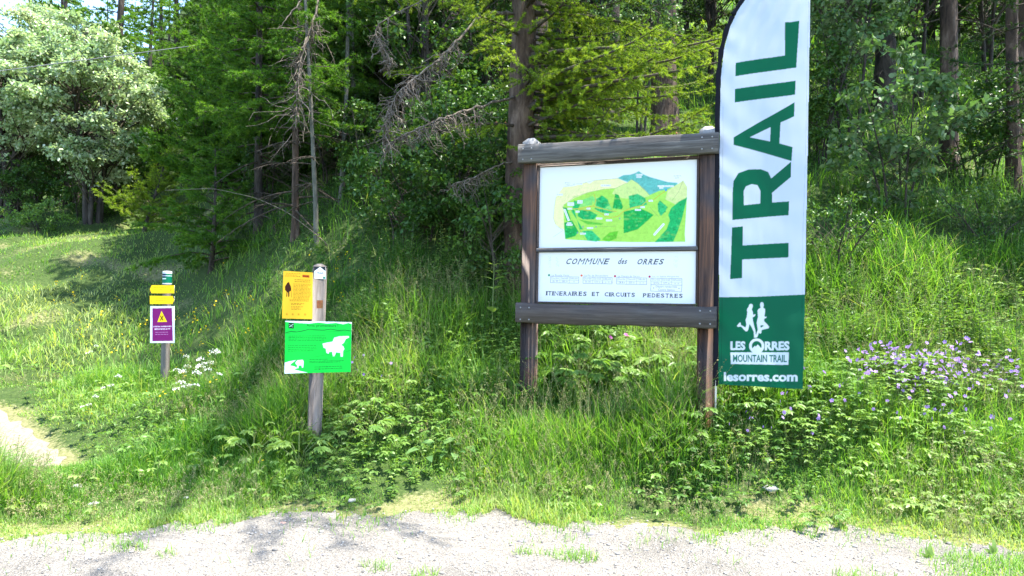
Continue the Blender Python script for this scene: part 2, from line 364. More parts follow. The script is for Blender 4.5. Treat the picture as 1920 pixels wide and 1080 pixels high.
class Canvas:
    """print on a flat sign: colours worked out per grid vertex. (a,b) metres from lower left corner; conv turns photo pixels into (a,b)"""
    def __init__(s, W, H, res, bg, conv=None):
        s.W, s.H, s.ss = W, H, 2
        s.nx, s.ny = int(W / res) + 1, int(H / res) + 1
        s.w, s.h = s.nx * 2, s.ny * 2
        s.im = np.empty((s.h, s.w, 3), np.float32); s.im[:] = bg; s.conv = conv
    def grid(s, lo, hi):
        x0 = max(int(lo[0] / s.W * s.w) - 1, 0); x1 = min(int(hi[0] / s.W * s.w) + 2, s.w)
        y0 = max(int(lo[1] / s.H * s.h) - 1, 0); y1 = min(int(hi[1] / s.H * s.h) + 2, s.h)
        if x1 <= x0 or y1 <= y0: return None
        X, Y = np.meshgrid((np.arange(x0, x1) + .5) / s.w * s.W, (np.arange(y0, y1) + .5) / s.h * s.H)
        return X, Y, (slice(y0, y1), slice(x0, x1))
    def put(s, sl, m, c, alpha=1, mott=0):
        im = s.im[sl]
        cc = np.broadcast_to(np.asarray(c, np.float32), im.shape)
        if mott:
            q = np.kron(rng.standard_normal((im.shape[0] // 5 + 1, im.shape[1] // 5 + 1)), np.ones((5, 5)))[:im.shape[0], :im.shape[1]] + .6 * np.kron(rng.standard_normal((im.shape[0] // 16 + 1, im.shape[1] // 22 + 1)), np.ones((16, 22)))[:im.shape[0], :im.shape[1]]
            cc = cc * (1 + mott * q)[..., None]
        im[m] = im[m] * (1 - alpha) + cc[m] * alpha
    def poly(s, pts, c, alpha=1, px=True, mott=0):
        P = np.array([s.conv(*p) for p in pts] if px else pts, float)
        g = s.grid(P.min(0), P.max(0))
        if g is None: return
        X, Y, sl = g; m = np.zeros(X.shape, bool)
        for (xa, ya), (xb, yb) in zip(P, np.roll(P, -1, 0)):
            if ya == yb: continue
            m ^= ((ya > Y) != (yb > Y)) & (X < (xb - xa) * (Y - ya) / (yb - ya) + xa)
        s.put(sl, m, c, alpha, mott)
    def line(s, pts, wd, c, alpha=1, px=True):
        P = np.array([s.conv(*p) for p in pts] if px else pts, float)
        for a, b in zip(P[:-1], P[1:]):
            g = s.grid(np.minimum(a, b) - wd, np.maximum(a, b) + wd)
            if g is None: continue
            X, Y, sl = g; ab = b - a; t = np.clip(((X - a[0]) * ab[0] + (Y - a[1]) * ab[1]) / (ab @ ab + 1e-12), 0, 1)
            s.put(sl, np.hypot(X - a[0] - t * ab[0], Y - a[1] - t * ab[1]) < wd / 2, c, alpha)
    def ell(s, cx, cy, rx, ry, c, alpha=1):
        a = np.linspace(0, 2 * np.pi, 28, endpoint=False)
        s.poly([(cx + rx * math.cos(t), cy + ry * math.sin(t)) for t in a], c, alpha)
    def tris(s, V, T, c, alpha=1):
        hit = np.zeros((s.h, s.w), bool)
        for t in T:
            P = V[t]; g = s.grid(P.min(0), P.max(0))
            if g is None: continue
            X, Y, sl = g
            def e(a, b): return (b[0] - a[0]) * (Y - a[1]) - (b[1] - a[1]) * (X - a[0])
            e0, e1, e2 = e(P[0], P[1]), e(P[1], P[2]), e(P[2], P[0])
            hit[sl] |= ((e0 >= 0) & (e1 >= 0) & (e2 >= 0)) | ((e0 <= 0) & (e1 <= 0) & (e2 <= 0))
        s.put((slice(None), slice(None)), hit, c, alpha)
    def text(s, body, quad, c, bold=0, shear=0, alpha=1, spacing=1):
        """quad: photo pixels of the writing's lower-left, lower-right, upper-left corners"""
        V, T = text_tris(body, bold, shear, spacing)
        A, B, C = [np.array(s.conv(*q)) for q in quad]
        s.tris(A + V[:, :1] * (B - A) + V[:, 1:2] * (C - A), T, c, alpha)
    def rows(s, x0, x1, y0, y1, n, c, wd=.4, alpha=.8, ragged=.3, cen=False):
        """lines of writing too small to read, as word-long strokes"""
        for k in range(n):
            y = y0 + (y1 - y0) * k / max(n - 1, 1); e = x1 - (x1 - x0) * ragged * random.random() * (k == n - 1 or random.random() < .3)
            x = x0
            if cen: q = (x1 - e) / 2; x += q; e = x1 - q
            while x < e - 1:
                w = min(random.uniform(2, 6), e - x)
                s.poly([(x, y - wd), (x + w, y - wd), (x + w, y + wd), (x, y + wd)], c, alpha); x += w + .9
    def blur(s, k, it=2):
        for _ in range(it):
            for ax in (0, 1): s.im = sum(np.roll(s.im, d, ax) for d in range(-k, k + 1)) / (2 * k + 1)
    def mesh(s, fn, name, mat, parent, keep=None):
        im = s.im.reshape(s.ny, 2, s.nx, 2, 3).mean((1, 3))
        X, Y = np.meshgrid(np.linspace(0, s.W, s.nx), np.linspace(0, s.H, s.ny))
        V = fn(X, Y).reshape(-1, 3); i = np.arange(len(V)).reshape(s.ny, s.nx)
        Q = np.stack([i[:-1, :-1], i[:-1, 1:], i[1:, 1:], i[1:, :-1]], -1).reshape(-1, 4)
        if keep is not None:
            K = keep(X, Y); Kq = np.stack([K[:-1, :-1], K[:-1, 1:], K[1:, 1:], K[1:, :-1]], -1).all(-1).ravel(); Q = Q[Kq]
        return mesh_obj(name, V, Q, mat, parent, col=im.reshape(-1, 3), smooth=True)
_tc = {}
def text_tris(body, bold=0, shear=0, spacing=1):
    k = (body, bold, shear, spacing)
    if k not in _tc:
        cu = bpy.data.curves.new('writing', 'FONT'); cu.body = body; cu.offset = bold; cu.shear = shear; cu.space_character = spacing; cu.resolution_u = 3
        ob = bpy.data.objects.new('writing', cu); COL.objects.link(ob)
        dg = bpy.context.evaluated_depsgraph_get(); me = ob.evaluated_get(dg).to_mesh()
        me.calc_loop_triangles()
        V = np.array([v.co[:2] for v in me.vertices]); T = np.array([t.vertices[:] for t in me.loop_triangles])
        lo, hi = V.min(0), V.max(0); V = (V - lo) / (hi - lo)
        ob.evaluated_get(dg).to_mesh_clear(); bpy.data.objects.remove(ob); bpy.data.curves.remove(cu)
        _tc[k] = (V, T)
    return _tc[k]
def plane_conv(origin, axis):
    """photo pixel -> (a,b) on the vertical plane through origin whose horizontal direction is axis"""
    o = Vector(origin); ax = Vector(axis).normalized(); n = ax.cross(Vector((0, 0, 1)))
    def f(px, py):
        r = ray(px, py); t = (o - CAM).dot(n) / r.dot(n); p = CAM + r * t - o
        return (p.dot(ax), p.z)
    return f
SERIF = {'I': 'bc tc', 'T': 'bc', 'N': 'bl tl tr', 'E': 'bl tl', 'R': 'bl br tl', 'M': 'bl br tl tr', 'U': 'tl tr', 'A': 'bl br', 'P': 'bl tl', 'D': 'bl tl', 'd': 'br tr'}
WID = {'I': .42, 'M': 1.25, 'O': 1.1, 'N': 1.05, ' ': .55, 'e': .72, 's': .6, 'd': .8, 'C': 1.0}
def serif_text(cv, body, quad, c, bold=.02, slant=0.0):
    A, B, C = [np.array(cv.conv(*q)) for q in quad]
    ws = [WID.get(ch, .92) for ch in body]; tot = sum(ws); x = 0
    for ch, w_ in zip(body, ws):
        if ch != ' ':
            V, T = text_tris(ch, 0 if ch in 'MN' else bold); g = w_ * .78
            hh = .68 if ch in 'es' else 1
            def mp(U):
                U = np.asarray(U, float); u = (x + w_ * .11 + U[:, 0] * g + slant * U[:, 1] * hh) / tot
                return A + u[:, None] * (B - A) + (U[:, 1:2] * hh) * (C - A)
            cv.tris(mp(V), T, c)
            t_ = .075
            for sf in SERIF.get(ch, '').split():
                y = 0 if sf[0] == 'b' else 1 - t_; cx = {'l': .1, 'c': .5, 'r': .9}[sf[1]]
                hw = .19 / w_ if ch != 'I' else .8
                cv.poly([tuple(p) for p in mp([(cx - hw, y), (cx + hw, y), (cx + hw, y + t_), (cx - hw, y + t_)])], c, px=False)
        x += w_

# ------------------------------------------------------------------ information board
BL, BR = Vector((.165, 7.2, 0)), Vector((1.675, 6.6, 0))
bax = (BR - BL).normalized(); byaw = math.atan2(bax.y, bax.x); bmid = (BL + BR) / 2; bh = (BR - BL).length / 2
board = empty('information_board', (bmid.x, bmid.y, 0), (0, 0, byaw))
tag(board, 'tall dark timber frame holding the white hiking map and itinerary panels', 'notice board')
def add_bolts(par, pts, y):
    for (x, z) in pts:
        s = Soup(); a = np.arange(8) * np.pi / 4; r = .0085
        ring = np.stack([x + r * np.cos(a), np.full(8, y), z + r * np.sin(a)], 1); ring2 = np.stack([x + r * .7 * np.cos(a), np.full(8, y - .006), z + r * .7 * np.sin(a)], 1)
        V = np.concatenate([ring, ring2, [[x, y - .007, z]]]); j = np.arange(8); k = (j + 1) % 8
        s.quads(V, np.stack([j, k, k + 8, j + 8], 1)); s.T.append(np.stack([j + 8, k + 8, np.full(8, 16)], 1)); s.build('bolt', M['bolt'], par)
for sx, zt in ((-1, 3.13), (1, 3.13)):
    c = sx * bh; s = Soup(); g0 = float(gz(bmid.x + bax.x * c, bmid.y + bax.y * c)) - .3
    boxm(s, c - .073, c + .073, -.05, .06, g0, zt - .09, .012)
    p = s.build('post', M['post'], board)
    s = Soup()                                         # faceted top of the post
    b4 = [(c - .073, -.05), (c + .073, -.05), (c + .073, .06), (c - .073, .06)]; t4 = [(c - .03, -.02), (c + .03, -.02), (c + .03, .03), (c - .03, .03)]
    V = [(x, y, zt - .0895) for x, y in b4] + [(x, y, zt - .035) for x, y in b4] + [(x, y, zt + .004) for x, y in t4]
    s.quads(V, [(0, 1, 5, 4), (1, 2, 6, 5), (2, 3, 7, 6), (3, 0, 4, 7), (4, 5, 9, 8), (5, 6, 10, 9), (6, 7, 11, 10), (7, 4, 8, 11), (8, 9, 10, 11)])
    s.build('post_cap', M['cap'], p)
def beam(z0, z1, mat, name):
    s = Soup(); L = bh + .095; n = 24
    xs_ = np.linspace(-L, L, n + 1); dz = .004 * np.sin(xs_ * 5.0) + .0025 * rng.standard_normal(n + 1)
    sec = [(-.115, z0 + .012), (-.105, z0), (-.056, z0), (-.052, z0 + .004), (-.052, z1 - .004), (-.056, z1), (-.105, z1), (-.115, z1 - .012)]
    V = np.array([[(x, y, z + d) for (y, z) in sec] for x, d in zip(xs_, dz)]).reshape(-1, 3); i = np.arange((n + 1) * 8).reshape(n + 1, 8)
    s.quads(V, np.stack([i[:-1], np.roll(i[:-1], -1, 1), np.roll(i[1:], -1, 1), i[1:]], -1))
    for e in (0, n): s.T.append(np.array([[i[e, 0], i[e, j], i[e, j + 1]] for j in range(1, 7)]))
    o = s.build(name, mat, board)
    zz = (z0 + .035, z1 - .04)
    add_bolts(o, [(sx * (bh + q), z) for sx in (-1, 1) for q in (-.04, .045) for z in zz], -.114)
beam(2.885, 3.06, M['beam'], 'top_beam'); beam(1.40, 1.585, M['beam_low'], 'bottom_beam')
iw = bh - .073
s = Soup(); boxm(s, -iw, iw, -.045, .02, 2.062, 2.1, .005); s.build('middle_rail', M['beam'], board)
for x0, x1, z0, z1 in ((-iw, iw, 2.855, 2.8845), (-iw, -iw + .018, 2.102, 2.853), (iw - .018, iw, 2.102, 2.853), (-iw, -iw + .018, 1.604, 2.06), (iw - .018, iw, 1.604, 2.06), (-iw, iw, 1.5855, 1.602)):
    s = Soup(); boxm(s, x0, x1, -.04, .015, z0, z1, .004); s.build('trim_strip', M['trim'], board)
pw = iw - .0185
def board_panel(z0, z1, name, label):
    s = Soup(); boxm(s, -pw, pw, -.012, .01, z0, z1, .002)
    o = s.build(name, M['alu'], board); o['label'] = label
    org = bmid + bax * (-pw) + Vector((-bax.y, bax.x, 0)) * (-.014); org.z = z0
    return o, Canvas(2 * pw, z1 - z0, .0024, lin(216, 218, 219), plane_conv(org, bax))
def onboard(z0): return lambda X, Y: np.stack([X - pw, np.full(X.shape, -.0145), Y + z0], -1)
GD, GM, GL = lin(30, 150, 75), lin(60, 175, 85), lin(150, 205, 75)
# upper panel: painted mountain panorama
up, cv = board_panel(2.102, 2.853, 'map_panel', 'white panel with a painted green and yellow mountain panorama')
z1c = cv.conv
cv.conv = lambda X, Y: z1c(960 + X * 400 / 1920, 230 + Y * 225 / 1080)
lt = lambda *c: tuple(v * .95 for v in lin(*c))
cv.poly([(950, 500), (1005, 472), (1060, 470), (1110, 455), (1140, 437), (1180, 465), (1240, 490), (1330, 515), (1400, 535), (1490, 542), (1480, 590), (1380, 640), (1250, 660), (1100, 560)], lt(96, 172, 160), mott=.1)
cv.poly([(372, 860), (385, 720), (395, 670), (462, 580), (560, 570), (640, 545), (670, 535), (700, 548), (740, 520), (850, 508), (950, 500), (1035, 540), (960, 590), (900, 620), (700, 660), (560, 690), (465, 740), (470, 960), (430, 950), (385, 910)], lt(226, 218, 160), mott=.04)
cv.poly([(465, 740), (560, 680), (680, 630), (820, 600), (930, 590), (1030, 545), (1075, 512), (1130, 545), (1240, 650), (1320, 615), (1400, 600), (1480, 560), (1540, 520), (1578, 580), (1570, 760), (1555, 1000), (1560, 1072), (1100, 1075), (800, 1068), (480, 1050), (470, 960)], lt(158, 208, 84), mott=.055)
cv.poly([(930, 590), (1030, 545), (1075, 512), (1130, 545), (1200, 610), (1240, 660), (1130, 690), (990, 680), (900, 640)], lt(196, 216, 130), mott=.06)
cv.poly([(1400, 610), (1480, 560), (1540, 520), (1578, 580), (1572, 670), (1480, 740), (1380, 690)], lt(204, 212, 140), mott=.06)
for a in ((700, 660, 860, 700, 905, 790, 760, 760), (620, 700, 730, 660, 720, 740, 600, 760)): cv.poly([(a[i], a[i + 1]) for i in range(0, 8, 2)], lt(120, 200, 105), mott=.08)
dk = [[(760, 690), (810, 655), (860, 690), (880, 740), (830, 775), (760, 745)], [(905, 770), (930, 640), (960, 650), (1000, 760), (985, 780)], [(1050, 660), (1130, 640), (1200, 680), (1215, 740), (1060, 770)],
      [(600, 790), (680, 780), (770, 830), (740, 870), (640, 870), (590, 840)], [(1005, 800), (1150, 770), (1220, 800), (1275, 830), (1200, 900), (1130, 960), (1005, 995)], [(1310, 730), (1330, 700), (1398, 760), (1380, 800), (1340, 840), (1315, 800)],
      [(1405, 830), (1430, 770), (1500, 710), (1575, 672), (1560, 740), (1530, 860), (1490, 980), (1450, 1070), (1285, 1075), (1390, 960), (1420, 880)], [(470, 900), (540, 880), (600, 980), (570, 1020), (480, 1045)], [(630, 975), (720, 970), (800, 1050), (760, 1070), (680, 1060)],
      [(560, 780), (530, 790), (590, 880), (640, 960), (610, 960)], [(460, 760), (495, 770), (530, 870), (490, 885)], [(740, 770), (900, 790), (930, 800), (860, 820), (780, 800)], [(560, 700), (620, 720), (590, 790), (545, 770)]]
for k, q in enumerate(dk): cv.poly(q, lt(*((28, 165, 88), (20, 158, 70), (52, 178, 105))[k % 3]), mott=.14)
cv.poly([(600, 870), (760, 900), (830, 905), (800, 920), (680, 915)], lt(95, 180, 60), mott=.1); cv.poly([(810, 1050), (880, 985), (955, 975), (940, 1040), (870, 1070)], lt(95, 180, 45), mott=.15)
for k in range(420):                                    # tree strokes in the woods
    q = dk[random.randrange(len(dk))]; xs_ = [c[0] for c in q]; ys_ = [c[1] for c in q]; x, y = random.uniform(min(xs_), max(xs_)), random.uniform(min(ys_), max(ys_))
    ins = False
    for (xa, ya), (xb, yb) in zip(q, q[1:] + q[:1]):
        if (ya > y) != (yb > y) and x < (xb - xa) * (y - ya) / (yb - ya) + xa: ins = not ins
    if ins: cv.ell(x, y, random.uniform(4, 9), random.uniform(5, 10), lt(*random.choice(((10, 120, 60), (18, 140, 62), (60, 190, 110), (30, 150, 85)))), .6)
for k in range(160): cv.ell(random.uniform(500, 1560), random.uniform(660, 1060), random.uniform(8, 30), random.uniform(5, 14), lt(*random.choice(((180, 216, 90), (130, 195, 70), (195, 220, 120)))), .16)
cv.blur(2, 2)
for k in range(90):
    x, y = random.uniform(390, 1040), random.uniform(540, 700)
    if y > 560 + abs(x - 800) * .1 and y < 720 - (x - 390) * .16: cv.line([(x, y), (x - random.uniform(5, 16), y + random.uniform(14, 34))], .0018, lt(150, 140, 95), .55)
for k in range(30):
    x = random.uniform(940, 1200); y = random.uniform(560, 620); cv.line([(x, y), (x + random.uniform(10, 30), y + random.uniform(30, 60))], .0018, lt(140, 160, 110), .5)
RD = lt(165, 130, 60)
for q in ([(580, 775), (700, 760), (740, 745), (755, 700), (740, 645)], [(500, 765), (560, 775), (640, 770), (720, 750), (800, 770), (870, 790), (940, 800)], [(600, 780), (700, 790), (780, 800), (830, 840), (900, 855)], [(910, 850), (950, 845), (1000, 800), (1080, 765), (1170, 745), (1200, 715), (1280, 690), (1330, 650), (1385, 615)]):
    cv.line(q, .006, lt(205, 195, 70)); cv.line(q, .0024, RD)
for q in ([(470, 740), (560, 670), (680, 630), (820, 600), (930, 592), (1035, 540)], [(462, 580), (640, 545), (740, 520), (950, 502)], [(395, 670), (380, 760), (372, 860), (400, 930), (460, 965)], [(372, 1028), (460, 970)], [(640, 955), (700, 945), (800, 935), (930, 930)], [(560, 880), (620, 980), (660, 1060)], [(1075, 512), (1130, 545), (1240, 655)], [(1240, 760), (1320, 850)], [(1540, 520), (1500, 620), (1440, 700)]):
    cv.line(q, .0022, lt(105, 105, 90), .75)
cv.poly([(1375, 605), (1390, 595), (1395, 608), (1382, 620)], lt(40, 130, 200))
for (x, y, wd, n, an) in ((1115, 470, 60, 'PIC', 0), (1120, 490, 46, '2503', 0), (475, 543, 54, 'PIC', 0), (480, 561, 44, '2420', 0), (548, 552, 86, 'LA CRETE', 0), (800, 566, 90, 'LA RIBIERE', 0), (1310, 572, 144, 'COL DU LAC', 0), (1325, 588, 36, '2300', 0), (1450, 480, 76, 'GUARDIA', 0), (1462, 498, 44, '2630', 0), (405, 648, 54, 'LE BOIS', 0),
                        (500, 726, 60, 'PONT', 0), (500, 741, 60, 'LONG', 0), (588, 706, 48, 'LES', 0), (588, 720, 48, 'CABANES', 0), (500, 774, 42, 'VILLE', 0), (572, 801, 38, 'LES', 0), (672, 773, 34, 'BOIS', 0), (832, 825, 38, 'SUR', 0), (757, 862, 56, 'CHAMP', 0), (845, 879, 56, 'STATION', 0), (1105, 785, 56, 'LE LAC', 0), (1155, 760, 40, 'BOIS', 0), (1228, 703, 40, 'PRE', 0), (675, 948, 56, 'EGLISE', 0), (613, 998, 52, 'PRES', 0), (490, 918, 56, 'LE MAS', 0), (495, 905, 40, 'BAS', 0)):
    h = 8 if n else 6
    cv.poly([(x, y - h), (x + wd, y - h), (x + wd, y + h), (x, y + h)], lin(218, 220, 221)); cv.text(n, [(x + 3, y + 5), (x + wd - 3, y + 5), (x + 3, y - 5)], lin(95, 100, 95), alpha=.8)
for a, b in (((475, 785), (510, 875)), ((1282, 1005), (1362, 915))):
    cv.line([a, b], .02, lin(218, 220, 221)); cv.line([a, b], .005, lin(140, 145, 140), .7)
for x, y in ((970, 862), (757, 937), (640, 937), (590, 990)): cv.ell(x, y, 7, 9, lin(120, 130, 150), .7)
cv.mesh(onboard(2.102), 'map_print', M['print'], up)
# lower panel: title, tables, heading
lp, cv = board_panel(1.604, 2.06, 'itinerary_panel', 'white panel lettered with walking itineraries')
z2c = cv.conv
cv.conv = lambda X, Y: z2c(960 + X * 400 / 1309, 450 + Y * 330 / 1080)
INK = lin(72, 74, 80); INK2 = lin(96, 96, 104)
serif_text(cv, 'COMMUNE', [(324, 149), (590, 150), (331, 114)], INK, .025, .22)
serif_text(cv, 'des', [(645, 148), (702, 148), (652, 113)], INK, .02, .2)
serif_text(cv, 'ORRES', [(760, 150), (926, 151), (766, 116)], INK, .025, .22)
serif_text(cv, 'ITINERAIRES', [(207, 339), (460, 343), (209, 313)], INK, .03)
serif_text(cv, 'ET', [(487, 343), (537, 344), (488, 318)], INK, .03)
serif_text(cv, 'CIRCUITS', [(565, 345), (757, 349), (566, 320)], INK, .03)
serif_text(cv, 'PEDESTRES', [(800, 351), (1049, 355), (801, 326)], INK, .03)
tabs = [(228, 216, 'Le Boucle Verte', 245, 351, 237, 410, 224, 262, lin(52, 130, 95), ('2h 30', '280 m', '*')),
        (427, 218, 'Le Pic de Boussolenc', 444, 590, 436, 614, 227, 266, lin(222, 110, 60), ('3h 30', '1142 m', '* * * *')),
        (632, 222, 'Le Chemin du Garou', 650, 782, 642, 826, 230, 270, lin(175, 40, 70), ('3h', '200 m', '* *')),
        (844, 225, 'Lac de Sainte Marguerite', 860, 1024, 852, 1042, 234, 274, lin(165, 35, 80), ('2h', '577 m', '* *'))]
for (cx, cy_, nm, tx0, tx1, bx0, bx1, by0, by1, c, vals) in tabs:
    cv.ell(cx, cy_, 7, 7, c)
    cv.text(nm, [(tx0, cy_ + 5), (tx1, cy_ + 6), (tx0, cy_ - 6)], INK2, alpha=.85)
    wl = .0035
    b3 = (by1 - by0) * .55
    cv.line([(bx0, by0), (bx1, by0 + 3), (bx1, by1 + 3), (bx0, by1), (bx0, by0)], wl, INK2, .9); cv.line([(bx0, by0 + b3), (bx1, by0 + b3 + 3)], wl * .7, INK2, .8)
    ww = (bx1 - bx0) / 3
    for k, (hd, v) in enumerate(zip(('Durée', 'Dénivelé', 'Difficulté'), vals)):
        if k: cv.line([(bx0 + ww * k, by0 + k), (bx0 + ww * k, by1 + k)], wl * .7, INK2, .8)
        x0 = bx0 + ww * k + ww * .1; y = by0 + 15 + k
        cv.text(hd, [(x0, y), (x0 + ww * .78, y), (x0, y - 11)], INK2, alpha=.8)
        y = by1 - 5 + k; q = .6 if v[0] != '*' else .16 * len(v)
        cv.text(v, [(bx0 + ww * (k + .5 - q / 2), y), (bx0 + ww * (k + .5 + q / 2), y), (bx0 + ww * (k + .5 - q / 2), y - (10 if v[0] != '*' else 8))], INK2, alpha=.85)
cv.line([(852, 276), (851, 313), (1039, 318), (1042, 279)], .0035, INK2, .9)
cv.text('Départ randonnée', [(882, 294), (1012, 296), (882, 279)], INK, alpha=.9); cv.text('Centre Station', [(897, 311), (998, 313), (897, 298)], INK, alpha=.9)
cv.ell(869, 294, 3, 3, INK); cv.ell(1024, 297, 3, 3, INK)
for (x0, x1) in ((224, 238), (268, 290), (988, 1020)):                 # faded crests
    for k in range(46): cv.poly([(a, b) for a, b in (lambda x, y: ((x, y), (x + 3, y), (x + 3, y + 3), (x, y + 3)))(random.uniform(x0, x1), random.uniform(98, 168))], lin(185, 190, 192), .7)
cv.mesh(onboard(1.604), 'itinerary_print', M['print'], lp)

# ------------------------------------------------------------------ feather flag
fk = .424; fax = Vector((1, -fk, 0)).normalized(); fyaw = math.atan2(fax.y, fax.x)
fp = at(1345.5, 640, 6.52)
flag = empty('feather_flag', (fp.x, fp.y, 0), (0, 0, fyaw))
tag(flag, 'tall white and green feather banner reading TRAIL on a black sleeved pole', 'flag')
org = Vector((fp.x, fp.y, 0)); fconv = plane_conv(org, fax)
# edge of the cloth beside the pole, in flag coordinates
ed = [fconv(*p) for p in ((1347, 724), (1348, 560), (1349, 400), (1350, 200), (1352, 140), (1357, 95), (1367, 55), (1382, 22), (1399, -2), (1425, -40), (1460, -80), (1500, -112), (1530, -122))]
eb = np.array([p[1] for p in ed]); ea = np.array([p[0] for p in ed])
b0 = fconv(1350, 721)[1]; ar0 = fconv(1506, 722)[0]; ar1 = fconv(1520, 0)[0]; b1 = eb.max() + .01; bt = fconv(1520, 0)[1]
FW, FH = ar1 + .03, b1 - b0
cv = Canvas(FW, FH, .0042, lin(196, 203, 219), lambda px, py: (lambda q: (q[0], q[1] - b0))(fconv(px, py)))
FG = lin(0, 92, 64)
z6 = lambda q: [(1320 + x * .5184, y * .5185) for x, y in q]
z5 = lambda q: [(1320 + x * .18519, 540 + y * .18519) for x, y in q]
cv.poly([(1330, 558.5), (1348, 557), (1420, 556), (1504, 552), (1530, 551), (1530, 740), (1330, 740)], FG)
for q in ([(102, 822), (141, 818), (140, 887), (305, 877), (304, 930), (139, 938), (138, 1005), (95, 1009)],
          [(108, 497), (327, 367), (325, 418), (276, 441), (272, 517), (319, 529), (315, 580), (108, 524)],
          [(113, 322), (330, 290), (329, 340), (112, 371)], [(115, 228), (292, 200), (292, 80), (344, 75), (333, 243), (114, 276)],
          [(103, 795), (305, 777), (307, 727), (246, 732), (246, 697), (313, 638), (314, 582), (243, 645), (232, 622), (205, 612), (160, 614), (125, 626), (107, 655), (104, 700)]): cv.poly(z6(q), FG)
for q in ([(166, 497), (240, 459), (239, 511)], [(145, 742), (144, 690), (152, 674), (173, 666), (194, 670), (204, 690), (204, 736)]): cv.poly(z6(q), lin(196, 203, 219))
WH = lin(205, 212, 224)
for q in ([(452, 190), (460, 165), (475, 157), (492, 165), (496, 185), (488, 205), (484, 215), (494, 240), (498, 268), (508, 270), (514, 262), (522, 268), (516, 282), (500, 293), (492, 292), (496, 330), (508, 380), (521, 430), (528, 500), (508, 500), (504, 440), (480, 390), (462, 362), (448, 420), (436, 438), (420, 436), (376, 388), (345, 392), (334, 382), (348, 364), (364, 345), (374, 352), (372, 370), (420, 398), (430, 370), (421, 322), (434, 290), (440, 240), (434, 225), (440, 205)],
          [(567, 165), (574, 145), (588, 140), (602, 150), (606, 172), (600, 196), (606, 204), (620, 210), (620, 230), (612, 285), (622, 292), (632, 286), (630, 302), (612, 306), (608, 332), (640, 366), (660, 390), (654, 406), (610, 416), (584, 424), (580, 456), (566, 462), (556, 450), (546, 480), (538, 500), (520, 495), (534, 452), (546, 420), (534, 350), (540, 320), (548, 290), (542, 230), (552, 210), (574, 200)]): cv.poly(z5(q), WH)
cv.poly(z5([(572, 378), (590, 374), (608, 380), (590, 392), (574, 400)]), FG)
for (r0, c) in ((77, WH), (50, FG)): cv.poly(z5([(534 + r0 * math.cos(t), 585 + r0 * math.sin(t)) for t in np.linspace(0, 6.28, 40)]), c)
cv.poly(z5([(490, 610), (516, 582), (526, 592), (544, 570), (578, 606), (572, 640), (500, 640)]), WH)
T3 = lambda x0, y0, x1, y1, dy=0: z5([(x0, y1), (x1, y1 + dy), (x0, y0)])
cv.text('LES', T3(270, 538, 418, 628), WH, .045); cv.text('RRES', T3(616, 538, 864, 630), WH, .045)
cv.poly(z5([(268, 650), (858, 648), (853, 776), (273, 768)]), WH)
cv.text('MOUNTAIN TRAIL', T3(294, 674, 836, 748, 2), lin(20, 100, 85), .025); cv.text('lesorres.com', T3(204, 848, 945, 942, 3), WH, .035)
cv.line([(1515.5, 4), (1509.5, 300), (1505, 420), (1503, 552)], .003, lin(165, 172, 190)); cv.line([(1503, 556), (1503.5, 719)], .003, lin(0, 70, 48)); cv.line([(1350, 718), (1504, 719.5)], .003, lin(0, 70, 48)); cv.line([(1352, 720), (1354.5, 560)], .003, lin(0, 70, 48)); cv.line([(1354, 552), (1356, 200)], .003, lin(165, 172, 190))
def wav(X, Y):
    h = Y / FH
    return .012 * np.sin(X * 9 + Y * 1.1) * np.clip(X / .3, 0, 1) + .007 * np.sin(Y * 5.2 + X * 6) * np.clip(X / .4, 0, 1) + .05 * (X / FW) ** 2 * np.sin(Y * .9 + .4) \
        + .007 * np.sin((X * .8 + Y) * 24 + 1.5 * np.sin(Y * 4)) * np.exp(-X / .13) + +.0011 * snoise(X * 1.6 + Y * .4, Y, 11, 5) + .0006 * snoise(X, Y, 27, 12) + .006 * np.sin((Y - X * 1.6) * 30 + 2 * np.sin(Y * 3)) * sstep(FH * .62, FH * .95, Y) + .007 * np.sin((X + .5 * Y) * 30) * np.exp(-Y / .16)
kp = lambda X, Y: (X > np.interp(Y + b0, eb, ea) - .002) & (X < ar0 + (ar1 - ar0) * np.clip(Y / (bt - b0), 0, 1.3))
cv.mesh(lambda X, Y: np.stack([X, wav(X, Y) * .8, Y + b0], -1), 'flag_cloth', M['cloth'], flag, kp)
m_ = eb > -9; pth = np.stack([ea - .022, np.zeros(len(ea)), eb], 1)
t_ = np.linspace(0, len(pth) - 1, 90); pth = np.stack([np.interp(t_, np.arange(len(ed)), pth[:, k]) for k in range(3)], 1)
for _ in range(3): pth[1:-1] = (pth[:-2] + pth[1:-1] * 2 + pth[2:]) / 4
rad = .02 + .004 * np.sin(np.arange(90) * .9) * (np.arange(90) > 25); rad *= np.linspace(1.08, .95, 90)
V, q = tubes(pth[None], rad[None], 10); V[:, 1] *= .5
Soup().quads(V, q).build('sleeve', M['sleeve'], flag, True)
gzf = float(gz(fp.x, fp.y))
V, q = tubes(np.array([[(ea[0] - .022, 0, gzf - .15), (ea[0] - .022, 0, gzf + .2), (ea[0] - .022, 0, eb[0] + .05)]]), np.array([[.011, .011, .011]]), 10)
Soup().quads(V, q).build('ground_spike', M['steel'], flag, True)

